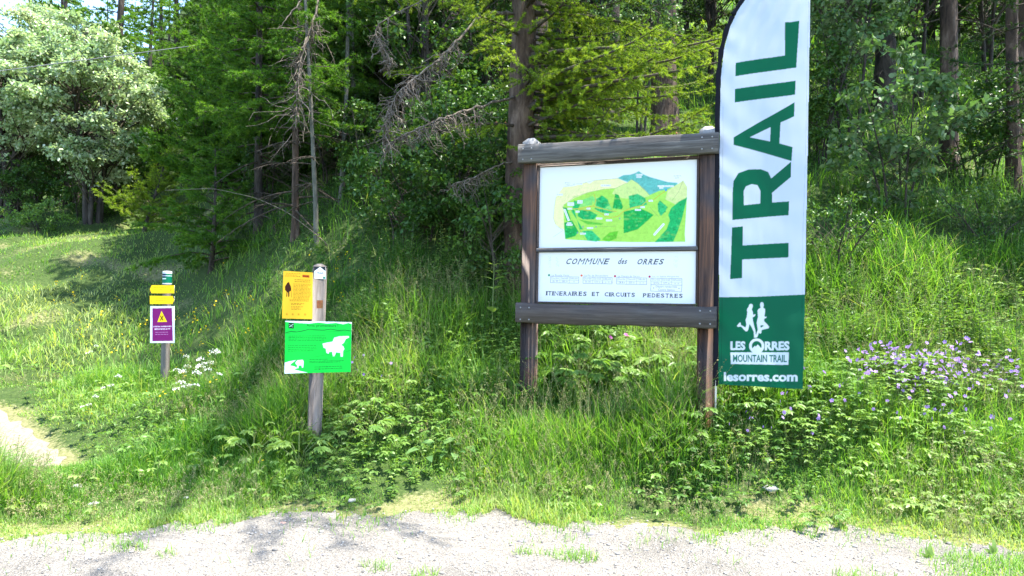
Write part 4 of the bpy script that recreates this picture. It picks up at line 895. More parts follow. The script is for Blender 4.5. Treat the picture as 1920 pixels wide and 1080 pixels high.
# cranesbill
def petals(S, C, up, r, npet=5, wd=.8):
    n = len(C); u, v = perp(nrm(up))
    for k in range(npet):
        a = k * 6.283 / npet; d = u * math.cos(a) + v * math.sin(a) + up * .25
        V, T = leaves(C, d, up, r, r * wd, .1); S.add(V, T, np.repeat(rng.uniform(.2, .9, n), 8))
def cranesbill(nf=7, fl=True):
    o = thing('cranesbill', (0, 0, 0), '', 'flower'); L = Soup(); St = Soup(); Fl = Soup(); n = 22; a = rng.uniform(0, 6.28, n); d = np.stack([np.cos(a), np.sin(a), np.zeros(n)], 1)
    C = d * rng.uniform(.03, .22, n)[:, None] + np.array([0, 0, 1]) * rng.uniform(.12, .36, n)[:, None]
    V, q = tubes(np.stack([d * .01, d * .06 + C * .5, C], 1), np.full((n, 3), .0018), 3); St.quads(V, q, .5); v = rng.uniform(.3, .75, n)
    for da, sc in ((-2, .7), (-1.2, .9), (-.4, 1), (.4, 1), (1.2, .9), (2, .7)):
        aa = a + da; V, T = leaves(C, np.stack([np.cos(aa), np.sin(aa), .1 * rng.standard_normal(n)], 1), np.array([0, 0, 1.]) + .3 * rng.standard_normal((n, 3)), .055 * sc, .024 * sc, .2); L.add(V, T, np.repeat(v, 8))
    if nf:
        a = rng.uniform(0, 6.28, nf); d = np.stack([np.cos(a), np.sin(a), np.zeros(nf)], 1); C = d * rng.uniform(.05, .27, nf)[:, None] + np.array([0, 0, 1]) * rng.uniform(.3, .47, nf)[:, None]
        V, q = tubes(np.stack([d * .02, d * .08 + C * .5, C], 1), np.full((nf, 3), .0014), 3); St.quads(V, q, .5)
        petals(Fl, C, nrm(np.array([0, -.55, .8]) + .5 * rng.standard_normal((nf, 3))), .02); Fl.build('blossoms', M['purple'], o)
    L.build('leaves', M['herb'], o); St.build('stem', M['stem'], o); return o
c1, c2 = cranesbill(9), cranesbill(4)
L1, L2 = [], []
for k in range(34):
    u = random.random(); px = 1590 + 330 * random.random(); L1.append(pxg(px, random.uniform(722, 790) + (px - 1600) * .04))
for k in range(16): L2.append(pxg(random.uniform(1480, 1915), random.uniform(770, 890)))
place(c1, L1, 'purple-flowered cranesbill in the thick patch right of the banner', 'cranesbills in flower right of the banner')
place(c2, L2, 'sparsely flowered cranesbill in front of the thick purple patch', 'cranesbills in front of the purple patch')
place(c2, [pxg(*p) for p in ((672, 745), (700, 755), (655, 740))], 'little cranesbill in bloom behind the green notice', 'cranesbills behind the green notice', False, (.7, .9))
place(c2, [pxg(*p) for p in ((1395, 860), (1430, 850))], 'isolated small cranesbill below the banner pole', 'cranesbills below the banner', False, (.6, .8))
# willowherb
def willowherb(nst, h, ll, lw):
    o = thing('willowherb', (0, 0, 0), '', 'plant'); L = Soup(); St = Soup(); P = np.c_[rng.normal(0, .08, (nst, 2)), np.zeros(nst)]
    leafy(L, P, h * rng.uniform(.75, 1.1, nst), 30, ll, lw, .12, .35, .15, .004, St, up=.45); L.build('leaves', M['herb'], o); St.build('stem', M['stem'], o); return o
w1, w2 = willowherb(5, .75, .10, .02), willowherb(4, .6, .09, .018)
place(w1, [pxg(px, py) for px, py in ((1545, 690), (1580, 672), (1620, 668), (1668, 664), (1715, 660), (1760, 668), (1800, 672), (1850, 690), (1885, 700), (1740, 690), (1640, 690), (1830, 665), (1900, 735))], 'tall narrow-leaved willowherb behind the purple flowers', 'willowherbs behind the purple flowers')
place(w2, [pxg(px, py) for px, py in ((1550, 610), (1600, 600), (1670, 596), (1730, 600), (1790, 590), (1850, 600), (1900, 590))], 'narrow-leaved willowherb in the shade higher up the bank', 'willowherbs on the shaded bank')
w3 = willowherb(6, .5, .08, .03)
place(w3, [pxg(px, py) for px, py in ((700, 640), (740, 630), (770, 618), (720, 655), (690, 625), (760, 648))], 'yellow-green bushy herb sprouting behind the green notice', 'bushy herbs behind the green notice')
w4 = willowherb(5, .55, .07, .03)
place(w4, [pxg(px, py) for px, py in ((820, 560), (850, 590), (870, 560), (800, 600), (940, 580), (900, 545), (840, 530), (785, 560), (760, 530))], 'dark bushy herb in the shade left of the map board', 'shaded herbs left of the map board')
# tall lone plant by the board
o = thing('gentian', pxg(924, 640), 'lone tall yellow-green plant with clasping leaves left of the map board', 'plant'); L = Soup(); St = Soup(); n = 5
zz = np.array([.18, .42, .52, .6, .68]) ; 
V, q = tubes(np.array([[(0, 0, 0), (-.01, 0, .3), (.0, 0, .7), (.0, 0, .84)]]), np.array([[.008, .007, .005, .003]]), 6); St.quads(V, q, .8)
for z, l_ in zip(zz + .12, (.22, .15, .15, .12, .09)):
    for a in (.3, 3.3):
        a += z * 4; V, T = leaves(np.array([[0, 0, z]]), np.array([[math.cos(a), math.sin(a), .5]]), np.array([[0, 0, 1.]]), l_, l_ * .5, .2); L.add(V, T, .95)
L.build('leaves', M['herb'], o); St.build('stem', M['stem'], o)
# umbels
def umbel():
    o = thing('cow_parsley', (0, 0, 0), '', 'flower'); St = Soup(); Fl = Soup(); L = Soup()
    for k in range(3):
        top = np.array([rng.normal(0, .1), rng.normal(0, .1), rng.uniform(.3, .55)])
        m = 22; a = rng.uniform(0, 6.28, m); r = .05 * np.sqrt(rng.uniform(0, 1, m)); C = top + np.stack([r * np.cos(a), r * np.sin(a), .035 - r * .7 + .008 * rng.standard_normal(m)], 1)
        V, q = tubes(np.array([[(0, 0, 0), top * .5, top]]), np.array([[.003, .0025, .002]]), 4); St.quads(V, q)
        V, q = tubes(np.stack([np.broadcast_to(top, C.shape), C], 1), np.full((m, 2), .001), 3); St.quads(V, q)
        petals(Fl, C, nrm(np.array([0, 0, .7]) + .6 * rng.standard_normal((m, 3))), .009, 5, 1.0)
    leafy(L, np.c_[rng.normal(0, .03, (3, 2)), np.zeros(3)], np.array([.2, .25, .22]), 12, .06, .02, .2)
    Fl.build('blossoms', M['white'], o); St.build('stem', M['stem'], o); L.build('leaves', M['herb'], o); return o
um = umbel()
place(um, [pxg(*p) for p in ((345, 735), (366, 748), (380, 738), (402, 752), (331, 792), (345, 778))], 'white-flowered cow parsley right behind the waymark post', 'cow parsley by the waymark post', True, (.8, 1))
place(um, [pxg(*p) for p in ((155, 800), (195, 770), (162, 690))], 'small white-flowered cow parsley in the meadow left of the waymark post', 'cow parsley in the left meadow', False, (.5, .7))
def buttercup(n=3):
    o = thing('buttercup', (0, 0, 0), '', 'flower'); St = Soup(); Fl = Soup(); C = np.c_[rng.normal(0, .07, (n, 2)), rng.uniform(.22, .34, n)]
    V, q = tubes(np.stack([C * [.3, .3, 0], C * [.7, .7, .55], C], 1), np.full((n, 3), .0016), 3); St.quads(V, q); petals(Fl, C, nrm(np.array([0, -.3, .9]) + .4 * rng.standard_normal((n, 3))), .015, 5, 1)
    Fl.build('blossoms', M['yellow'], o); St.build('stem', M['stem'], o); return o
b1_ = buttercup()
pts = [(random.gauss(340, 75), random.gauss(650, 45)) for _ in range(48)]
place(b1_, [pxg(*p) for p in pts if not 275 < p[0] < 300], 'yellow buttercup in the half shade around the waymark post', 'buttercups around the waymark post', True, (.7, 1.1))
place(b1_, [pxg(random.uniform(60, 240), random.uniform(520, 650)) for _ in range(16)], 'yellow buttercup on the sunny hillside left of the waymark post', 'buttercups on the left hillside', False, (.7, 1.1))
place(b1_, [pxg(random.uniform(560, 720), random.uniform(500, 590)) for _ in range(14)], 'yellow buttercup in deep shade behind the grey signpost', 'buttercups behind the grey signpost', False, (.6, .9))
place(b1_, [pxg(*p) for p in ((310, 775), (270, 775), (160, 810), (492, 905), (8, 872))], 'solitary yellow buttercup in the near grass', 'buttercups in the near grass', False, (.7, .9))
for q in ((1140, 640), (1172, 637)):
    o = thing('bellflower', pxg(q[0], q[1] + 55), 'magenta flower on a tall stem seen under the map board' + (', left one' if q[0] < 1150 else ', right one'), 'flower'); Fl = Soup(); St = Soup()
    V, qq = tubes(np.array([[(0, 0, 0), (.01, 0, .2), (0, -.02, .36)]]), np.full((1, 3), .002), 3); St.quads(V, qq); petals(Fl, np.array([[0, -.02, .36], [.02, -.02, .34]]), nrm(np.array([[0, -.6, .6], [.4, -.6, .5]])), .024); Fl.build('blossoms', M['pink'], o); St.build('stem', M['stem'], o)

# ------------------------------------------------------------------ stones and gravel
def rock(seed, flat=.55, n=8):
    r_ = np.random.default_rng(seed); th = np.linspace(0, np.pi, 6)[1:-1]; V = [(0, 0, flat)]
    for t in th: V += [(math.sin(t) * math.cos(p) * r_.uniform(.75, 1.15), math.sin(t) * math.sin(p) * r_.uniform(.6, 1.05), math.cos(t) * flat * r_.uniform(.8, 1.1)) for p in np.linspace(0, 6.283, n, endpoint=False)]
    V += [(0, 0, -flat)]; T = []; k = len(th)
    for j in range(n): T.append((0, 1 + j, 1 + (j + 1) % n)); T.append((len(V) - 1, 1 + (k - 1) * n + (j + 1) % n, 1 + (k - 1) * n + j))
    for i in range(k - 1):
        for j in range(n):
            a, b, c, d = 1 + i * n + j, 1 + i * n + (j + 1) % n, 1 + (i + 1) * n + (j + 1) % n, 1 + (i + 1) * n + j; T += [(a, d, c), (a, c, b)]
    return np.array(V), np.array(T)
for i, (px, py, s_, mt, lb) in enumerate(((530, 982, .034, 'rock_red', 'reddish stone at the shaded edge of the gravel'), (627, 1058, .022, 'rock', 'pale flat stone alone on the near gravel'), (606, 1042, .03, 'rock_dark', 'dark chip of stone on the gravel below the signposts'),
        (870, 1037, .038, 'rock', 'long pale flake of stone on the middle of the gravel'), (1107, 1003, .042, 'rock_dark', 'slim dark sliver of stone near the grass edge'), (1047, 1000, .03, 'rock_dark', 'small dark stone left of a slim dark sliver'), (980, 1018, .04, 'rock_dark', 'flat grey stone on the gravel below the map board'),
        (1208, 986, .03, 'rock', 'whitish stone where the grass gives way to gravel'), (145, 914, .05, 'rock', 'white stone lying where the footpath ends'), (175, 946, .045, 'rock', 'white stone in the trodden grass below the footpath'), (660, 940, .04, 'rock', 'pale stone in the dry grass right of the signposts'), (1445, 922, .07, 'rock', 'long whitish stone in the verge beneath the banner'), (350, 935, .03, 'rock', 'light stone in short grass above the shaded gravel'), (930, 1058, .018, 'rock_dark', 'tiny dark stone at the bottom of the picture'))):
    V, T = rock(i, .4); o = mesh_obj('stone', V * s_, T, M[mt]); o.location = pxg(px, py) + Vector((0, 0, s_ * .25)); o.rotation_euler = (0, 0, random.uniform(0, 3)); tag(o, lb, 'stone')
g = Soup(); n = 26000; x, y = scatter(n, 3.9, 5.9); k = y < redge(x) + .12 * rng.standard_normal(n); x, y = x[k], y[k]; n = len(x)
for j in range(5):
    V0, T0 = rock(40 + j, .6, 5); i_ = np.arange(n) % 5 == j; m = i_.sum(); sz = .0022 + .009 * rng.uniform(0, 1, m) ** 5
    Mx = rotz(rng.uniform(0, 6.28, m)) * sz[:, None, None]; V, T = inst(V0, T0, np.stack([x[i_], y[i_], gz(x[i_], y[i_]) + .005 + sz * .2], 1), Mx); g.add(V, T, np.repeat(rng.uniform(0, 1, m), len(V0)))
def gravel_mat():
    m, nt, out = newmat('gravel_chips'); a = N(nt, 'Attribute', attribute_name='var'); c = ramp(nt, a.outputs['Fac'], [(0, (.085, .08, .074)), (.2, (.19, .179, .163)), (.7, (.262, .246, .223)), (1, (.37, .352, .32))])
    p = N(nt, 'BsdfPrincipled', Roughness=.9); nt.links.new(c, p.inputs['Base Color']); nt.links.new(p.outputs[0], out.inputs[0]); return m
n = 420; x, y = scatter(n, 3.9, 5.9); k = y < redge(x) + .1 * rng.standard_normal(n); x, y = x[k], y[k]; n = len(x)
for j in range(6):
    V0, T0 = rock(60 + j, .42, 7); i_ = np.arange(n) % 6 == j; m = i_.sum(); sz = .008 + .014 * rng.uniform(0, 1, m) ** 2.5
    V, T = inst(V0, T0, np.stack([x[i_], y[i_], gz(x[i_], y[i_]) + .006 + sz * .15], 1), rotz(rng.uniform(0, 6.28, m)) * sz[:, None, None]); g.add(V, T, np.repeat(rng.uniform(0, .85, m), len(V0)))
tag(g.build('gravel', gravel_mat()), 'loose pale stone chips over the road', 'gravel', kind='stuff')

for (px, py, l_, a_, lb) in ((905, 1032, .075, .5, 'short broken twig lying on the gravel below the map board'), (1300, 1012, .1, 2.4, 'thin dry twig on the gravel below the banner'), (420, 1060, .06, 1.2, 'tiny dry twig on the gravel at the lower left')):
    q = pxg(px, py); d = np.array([math.cos(a_), math.sin(a_), 0]); P = np.array([[-d * l_ / 2 + [0, 0, .012], [.004, .006, .016], d * l_ / 2 + [0, 0, .011]]]); V, Q = tubes(P, np.array([[.0035, .003, .0018]]), 6)
    o = Soup().quads(V, Q).build('twig', M['dead'], None, True); o.location = q; tag(o, lb, 'twig')
for (px, py, lb) in ((1742, 1048, 'two-leaved upright seedling in the corner grass, left one'), (1862, 1040, 'upright broad-leaved seedling nearest the lower right corner')):
    o = thing('seedling', pxg(px, py), lb, 'plant'); L = Soup(); V, T = leaves(np.zeros((4, 3)) + [0, 0, .01], np.array([[.15, 0, 1.], [-.3, -.1, .8], [.6, .2, .5], [-.6, .3, .45]]), np.array([[0, -1., .2]] * 4), np.array([.1, .075, .07, .06]), np.array([.04, .032, .03, .026]), .2)
    L.add(V, T, .7); L.build('leaves', M['herb'], o)
# ------------------------------------------------------------------ trees
def trunk_mesh(H, r, seed, bend=.15, sides=14, rings=30, flare=1.5):
    r_ = np.random.default_rng(seed); z = np.concatenate([np.linspace(-.4, min(5, H * .6), rings), np.linspace(min(5, H * .6), H, 14)[1:]]); t = z / H
    P = np.stack([bend * np.sin(t * 2.2 + r_.uniform(0, 6)) - bend * math.sin(0), bend * np.sin(t * 3 + r_.uniform(0, 6)), z], 1); P[:, :2] -= P[np.argmin(np.abs(z)), :2]
    rad = r * (1 - np.clip(t, 0, 1)) ** .8 * (1 + (flare - 1) * np.exp(-np.clip(z + .1, 0, None) / .25)) + .006
    V, q = tubes(P[None], rad[None], sides); k = len(z)
    V = V.reshape(k, sides, 3); c = P[:, None]; a = np.arange(sides)[None] * 1.0
    f = 1 + .07 * np.sin(a * 2.4 + seed) + .06 * r_.standard_normal((k, sides)) + .05 * np.sin(a * 1.3 + z[:, None] * 2)
    return (c + (V - c) * f[..., None]).reshape(-1, 3), q, lambda h: np.array([np.interp(h, z, P[:, i]) for i in range(3)]), lambda h: np.interp(h, z, rad)
def larch(name, label, loc, H, r, cb, rmax, nbr, seed, mat='larch', bark='bark', lt=.5, tsp=.10, fsp=.03, nn=8, nl=.03, nw=.005, up=.1, droop=.3, tip=.22, hang=.3, coarse=6.0, extra=(), group=None, bare=(0, 0), dead=(), bend=.15, pexp=.8, minl=.4, cones=0):
    r_ = np.random.default_rng(seed); root = thing(name, loc, label, 'tree', group)
    V, q, ctr, rad = trunk_mesh(H, r, seed, bend); s = Soup(); s.quads(V, q); s.build('trunk', M[bark], root, True)
    br = []
    for k in range(nbr):
        f = (k + r_.uniform(0, .9)) / nbr; zb = cb + (H - cb) * f ** 1.1; az = k * 2.4 + r_.normal(0, .4)
        br.append((zb, az, max(rmax * (1 - f) ** pexp, minl) * r_.uniform(.65, 1.1), up + r_.normal(0, .1) + .25 * f, droop * r_.uniform(.6, 1.4), tip * r_.uniform(.6, 1.5), 1))
    br += [(*e, 1) for e in extra]
    ndead = bare[1]
    for k in range(ndead): br.append((r_.uniform(min(bare[0], cb), cb), r_.uniform(0, 6.28), r_.uniform(.3, 1.1), r_.uniform(-.3, .3), .2, 0, 0))
    limbs, twP, twR, ND = [], [], [], []; ts = np.linspace(0, 1, 9); C = Soup(); Lm = Soup(); conepos = []
    for (zb, az, Lb, u, dr, tp, green) in br:
        c0 = ctr(zb); d = np.array([math.cos(az), math.sin(az), 0]); sdv = np.array([-d[1], d[0], 0]); wob = r_.normal(0, .05, 2) * Lb
        rr = Lb * ts; BP = c0 + d * rr[:, None] + sdv * (wob[0] * np.sin(ts * 4) + wob[1] * ts)[:, None] + np.array([0, 0, 1]) * (Lb * (u * ts - dr * ts ** 2 * 1.6 + tp * ts ** 3 * 1.5))[:, None]
        br_ = min(rad(zb) * .35, .008 + .008 * Lb) * np.linspace(1, .18, 9); V, q = tubes(BP[None], br_[None], 5); Lm.quads(V, q, .4)
        far = zb > coarse; k_ = 2.0 if far else 1.0
        n = max(int(Lb * .9 / (tsp * (1.5 if far else 1))), 2); t = np.sort(r_.uniform(.1, 1, n)); pos = np.stack([np.interp(t, ts, BP[:, i]) for i in range(3)], 1)
        T_ = nrm(np.stack([np.interp(t, ts, np.gradient(BP[:, i])) for i in range(3)], 1)); sg = np.where(np.arange(n) % 2, 1, -1)[:, None]
        td = nrm(T_ * r_.uniform(.35, .95, (n, 1)) + sdv * sg * r_.uniform(.4, 1.1, (n, 1)) + np.array([0, 0, -1]) * (hang * r_.uniform(-.4, 1.8, (n, 1))))
        tl = lt * (1.05 - .75 * t) * r_.uniform(.45, 1.2, n) * min(1, .5 + Lb / 2.5); tl = np.maximum(tl, .06)
        us = np.linspace(0, 1, 4); TP = pos[:, None] + td[:, None] * (tl[:, None] * us)[..., None] + np.array([0, 0, -1]) * ((tl * hang * .35)[:, None] * us ** 2)[..., None]
        twP.append(TP); twR.append(np.broadcast_to(np.array([.0042, .0032, .0022, .0012]) * (1.4 if far else 1), (n, 4)))
        if not green: continue
        # tufts of needles along the twigs and along the branch itself
        m = np.maximum((tl / (fsp * k_)).astype(int), 2); ti = np.repeat(np.arange(n), m); uu = r_.uniform(.05, 1, len(ti)); i0 = np.minimum((uu * 3).astype(int), 2); fr = (uu * 3 - i0)[:, None]
        c = TP[ti, i0] * (1 - fr) + TP[ti, i0 + 1] * fr; ax = td[ti]; vv = np.repeat(.45 + .18 * r_.standard_normal(n), m) + .12 * uu
        nb = int(Lb * .75 / (fsp * k_)); tb = r_.uniform(.25, 1, nb); cb_ = np.stack([np.interp(tb, ts, BP[:, i]) for i in range(3)], 1); c = np.concatenate([c, cb_]); ax = np.concatenate([ax, np.broadcast_to(d, (nb, 3))]); vv = np.concatenate([vv, .45 + .1 * r_.standard_normal(nb)])
        ND.append((c, ax, vv, far)); 
        if cones and Lb > 1: conepos.append(pos[r_.integers(0, n, cones)])
    for c, ax, vv, far in ND:
        k = nn if not far else max(nn - 2, 4); l = nl * (1.7 if far else 1); wn = nw * (2.0 if far else 1); N_ = len(c)
        d = nrm(r_.standard_normal((N_, k, 3)) * .8 + ax[:, None] * .55 + np.array([0, 0, .25])); p = nrm(np.cross(d, r_.standard_normal((N_, k, 3)))); ll = l * r_.uniform(.7, 1.2, (N_, k, 1)); c = c[:, None]
        V = np.stack([c - p * wn * .5, c + p * wn * .5, c + d * ll], 2); C.add(V.reshape(-1, 3), np.arange(N_ * k * 3).reshape(-1, 3), np.repeat(vv.clip(0, 1), k * 3))
    V, q = tubes(np.concatenate(twP), np.concatenate(twR), 3); Lm.quads(V, q, .5)
    Lm.build('limbs', M['twig'], root); C.build('crown', M[mat], root)
    for (path, ntw, tl, rm) in dead: dead_branch(root, loc, path, ntw, tl, rm, r_)
    if cones:
        cp = np.concatenate(conepos); cp = cp[np.argsort(cp[:, 2])][:26]; V0, T0 = rock(3, 1.3, 6); g = Soup()
        for p in cp: g.add(V0 * .013 + p + [0, 0, .015], T0)
        g.build('cones', M['cone'], root)
    return root
def dead_branch(root, loc, path, ntw, tl, rm, r_):
    P = np.array([tuple(at(*p)) for p in path]) - np.array(loc); n = len(P); t = np.linspace(0, n - 1, n * 5); P = np.stack([np.interp(t, np.arange(n), P[:, i]) for i in range(3)], 1)
    for _ in range(2): P[1:-1] = (P[:-2] + 2 * P[1:-1] + P[2:]) / 4
    P[1:] += r_.normal(0, .008, P[1:].shape); k = len(P); S = Soup(); V, q = tubes(P[None], (rm * np.linspace(1, .3, k) * (1 + .15 * r_.standard_normal(k)))[None], 6); S.quads(V, q)
    i0 = r_.integers(int(k * .3), k, ntw); st = P[i0]; d = nrm(r_.standard_normal((ntw, 3)) * [.45, .45, .3] + [0, 0, -1]); L = tl * r_.uniform(.25, 1.1, ntw)
    pts = [st]; dd = d
    for j in range(6): dd = nrm(dd + r_.standard_normal((ntw, 3)) * .38 + [0, 0, -.05]); pts.append(pts[-1] + dd * (L / 6)[:, None])
    TP = np.stack(pts, 1); V, q = tubes(TP, np.broadcast_to(np.linspace(.006, .0022, 7), (ntw, 7)), 4); S.quads(V, q)
    m = ntw * 4; ti = r_.integers(0, ntw, m); tj = r_.integers(1, 6, m); st = TP[ti, tj]; pts = [st]; dd = nrm(r_.standard_normal((m, 3)) + [0, 0, -.5])
    for j in range(3): dd = nrm(dd + r_.standard_normal((m, 3)) * .5); pts.append(pts[-1] + dd * r_.uniform(.012, .035, (m, 1)))
    V, q = tubes(np.stack(pts, 1), np.broadcast_to(np.linspace(.003, .0015, 4), (m, 4)), 3); S.quads(V, q); S.build('dead_branch', M['dead'], root)
def broad(name, label, loc, H, ch, rxy, rz_, nc, lpc, ll, lw, seed, mat='white_leaf', bark='bark_dark', stems=3, cr=.4, flat=.45, rad=.05, group=None, shell=.5, cat='tree', spread=.25, open_=.0):
    r_ = np.random.default_rng(seed); root = thing(name, loc, label, cat, group); S = Soup(); Lm = Soup(); C = Soup(); tips = []
    for k in range(stems):
        a = r_.uniform(0, 6.28); d = np.array([math.cos(a), math.sin(a), 0]); zt = ch + rz_ * r_.uniform(.2, .8); t = np.linspace(0, 1, 9); P = d * (spread * rxy * t ** 1.3 * r_.uniform(.5, 1.4))[:, None] + d * .06 * k + np.array([0, 0, 1]) * (zt * t)[:, None] + np.cumsum(r_.normal(0, .02 * rxy, (9, 3)), 0) * t[:, None]; P[0, 2] = -.3
        V, q = tubes(P[None], (rad * np.linspace(1, .25, 9))[None], 8); S.quads(V, q); tips.append(P)
    u = nrm(r_.standard_normal((nc, 3))); rr = r_.uniform(shell, 1, (nc, 1)) ** .6; cc = np.array([0, 0, ch]) + u * rr * [rxy, rxy, rz_] * (1 + .18 * r_.standard_normal((nc, 1))); cc[:, 2] = np.maximum(cc[:, 2], .12 * H)
    for c in cc:
        st = tips[r_.integers(stems)]; j = np.argmin(np.linalg.norm(st - (c - [0, 0, .45 * rz_]), axis=1)); a = st[j]; mid = (a + c) / 2 + r_.normal(0, .06 * rxy, 3); V, q = tubes(np.array([[a, mid, c]]), np.array([[rad * .32, rad * .2, rad * .08]]), 5); Lm.quads(V, q)
        n = int(lpc * r_.uniform(.6, 1.4)); m = max(n // 8, 1); of = nrm(r_.standard_normal((m, 3))) * r_.uniform(.35, 1, (m, 1)) * [cr, cr, cr * flat]; tp = c + of
        V, q = tubes(np.stack([np.broadcast_to(c, tp.shape), (c + tp) / 2 + r_.normal(0, .03, tp.shape), tp], 1), np.broadcast_to([rad * .08, rad * .06, rad * .035], (m, 3)), 3); Lm.quads(V, q)
        g_ = np.repeat(np.arange(m), 8)[:n]; n = len(g_); f = r_.uniform(.35, 1.05, (n, 1)); p = c + of[g_] * f + r_.normal(0, ll * .35, (n, 3)); d = nrm(of[g_]) * .6 + r_.standard_normal((n, 3)) * .6 + [0, 0, .05]
        V, T = leaves(p, d, np.array([0, 0, 1.]) + r_.standard_normal((n, 3)) * .55, ll * r_.uniform(.6, 1.15, n), lw * r_.uniform(.6, 1.15, n), .2); C.add(V, T, np.repeat((.45 + .13 * r_.standard_normal() + .15 * r_.standard_normal(n)).clip(0, 1), 8))
    S.build('trunk', M[bark], root, True); Lm.build('limbs', M[bark if bark != 'bark_dark' else 'twig'], root); C.build('crown', M[mat], root); return root
PI = math.pi
# the big larch behind the board: lit lower branches reach right, dead lichened ones hang left
ex = []
for k in range(64):
    ex.append((random.uniform(1.35, 4.1), random.uniform(-1.25, .6), random.uniform(1.2, 3.0), random.uniform(-.05, .15), random.uniform(.1, .3), random.uniform(.12, .3)))
for k in range(8): ex.append((random.uniform(1.6, 4.2), random.uniform(2.6, 4.6), random.uniform(1.2, 2.3), random.uniform(0, .15), random.uniform(.15, .35), .2))
for a_, l_ in [(random.uniform(-1.36, -1.08), random.uniform(4.5, 5.5)) for _ in range(8)]: ex.append((6.6 + random.uniform(-.3, .4), a_, l_, .1, .1, .1))  # long high boughs out of view, added to cast the shadow on the gravel
big = larch('larch_tree', 'big larch behind the map board with sunlit lower boughs and hanging dead branches', gpt(972, 9.0), 12, .17, 5.6, 1.9, 30, 11, 'larch', 'bark', lt=.48, tsp=.05, fsp=.02, nn=12, nl=.034, nw=.006, coarse=7.2, extra=ex, cones=2, bend=.06,
    dead=[([(975, 25, 9.0), (905, 25, 8.6), (860, 70, 8.3), (820, 115, 8.1), (775, 148, 8.0), (745, 175, 7.9), (728, 215, 7.9), (722, 250, 7.9)], 120, .42, .018),
          ([(975, 180, 9.0), (930, 190, 8.6), (880, 205, 8.3), (830, 220, 8.1), (775, 245, 8.0), (725, 272, 7.9)], 90, .36, .018), ([(975, 5, 9), (860, -40, 8.5), (700, 50, 8.2), (720, 95, 8.1), (745, 125, 8.1)], 50, .3, .01), ([(975, 300, 9), (930, 310, 8.7), (900, 330, 8.6), (850, 345, 8.5)], 30, .3, .014)])
# young larches left of centre
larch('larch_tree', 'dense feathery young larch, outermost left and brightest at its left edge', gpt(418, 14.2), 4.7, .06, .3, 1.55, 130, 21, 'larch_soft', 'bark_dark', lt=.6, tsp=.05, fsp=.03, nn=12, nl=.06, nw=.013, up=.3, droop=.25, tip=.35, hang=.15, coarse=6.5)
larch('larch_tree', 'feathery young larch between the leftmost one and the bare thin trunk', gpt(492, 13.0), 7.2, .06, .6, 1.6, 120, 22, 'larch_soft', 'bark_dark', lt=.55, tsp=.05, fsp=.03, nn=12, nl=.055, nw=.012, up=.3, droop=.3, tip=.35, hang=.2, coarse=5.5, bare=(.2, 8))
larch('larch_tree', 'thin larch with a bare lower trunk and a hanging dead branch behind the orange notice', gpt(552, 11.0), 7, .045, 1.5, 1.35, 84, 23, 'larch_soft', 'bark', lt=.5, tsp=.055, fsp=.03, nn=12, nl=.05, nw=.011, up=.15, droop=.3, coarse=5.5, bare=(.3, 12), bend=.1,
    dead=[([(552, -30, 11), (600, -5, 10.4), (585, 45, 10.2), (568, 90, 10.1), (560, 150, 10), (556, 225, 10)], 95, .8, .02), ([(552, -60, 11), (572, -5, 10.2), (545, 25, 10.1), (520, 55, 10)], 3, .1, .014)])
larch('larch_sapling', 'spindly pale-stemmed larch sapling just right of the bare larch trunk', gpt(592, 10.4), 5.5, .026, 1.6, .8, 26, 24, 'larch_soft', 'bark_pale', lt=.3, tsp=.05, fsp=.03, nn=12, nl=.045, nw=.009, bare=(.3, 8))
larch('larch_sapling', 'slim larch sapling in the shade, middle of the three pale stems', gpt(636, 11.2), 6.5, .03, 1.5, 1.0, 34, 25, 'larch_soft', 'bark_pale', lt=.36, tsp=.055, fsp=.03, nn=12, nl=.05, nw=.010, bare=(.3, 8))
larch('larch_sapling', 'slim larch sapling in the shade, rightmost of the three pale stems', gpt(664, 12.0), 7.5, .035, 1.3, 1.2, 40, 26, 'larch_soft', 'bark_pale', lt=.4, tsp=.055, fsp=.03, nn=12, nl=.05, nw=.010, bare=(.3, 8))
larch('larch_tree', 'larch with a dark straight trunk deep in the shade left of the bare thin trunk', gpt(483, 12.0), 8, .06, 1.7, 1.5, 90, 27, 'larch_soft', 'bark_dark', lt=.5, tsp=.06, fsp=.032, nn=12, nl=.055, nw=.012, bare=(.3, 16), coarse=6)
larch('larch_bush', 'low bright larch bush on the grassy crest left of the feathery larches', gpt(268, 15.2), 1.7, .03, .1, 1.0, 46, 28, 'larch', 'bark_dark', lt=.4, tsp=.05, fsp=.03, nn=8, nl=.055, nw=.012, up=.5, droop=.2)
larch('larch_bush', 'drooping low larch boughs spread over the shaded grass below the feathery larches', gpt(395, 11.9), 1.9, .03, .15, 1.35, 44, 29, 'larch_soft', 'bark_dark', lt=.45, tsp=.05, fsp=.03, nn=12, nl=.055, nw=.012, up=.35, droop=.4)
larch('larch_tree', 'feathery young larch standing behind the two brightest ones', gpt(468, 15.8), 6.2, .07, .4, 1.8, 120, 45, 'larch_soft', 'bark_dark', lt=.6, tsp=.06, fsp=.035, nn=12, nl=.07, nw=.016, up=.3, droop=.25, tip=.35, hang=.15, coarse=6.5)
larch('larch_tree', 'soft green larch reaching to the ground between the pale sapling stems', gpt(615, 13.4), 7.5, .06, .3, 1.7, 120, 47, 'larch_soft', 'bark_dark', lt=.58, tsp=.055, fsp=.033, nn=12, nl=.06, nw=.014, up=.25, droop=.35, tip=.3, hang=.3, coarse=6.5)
larch('larch_tree', 'soft green larch reaching to the ground just right of the pale sapling stems', gpt(705, 13.2), 7.2, .06, .4, 1.6, 110, 48, 'larch_soft', 'bark_dark', lt=.58, tsp=.055, fsp=.033, nn=12, nl=.06, nw=.014, up=.25, droop=.35, tip=.3, hang=.3, coarse=6.5)
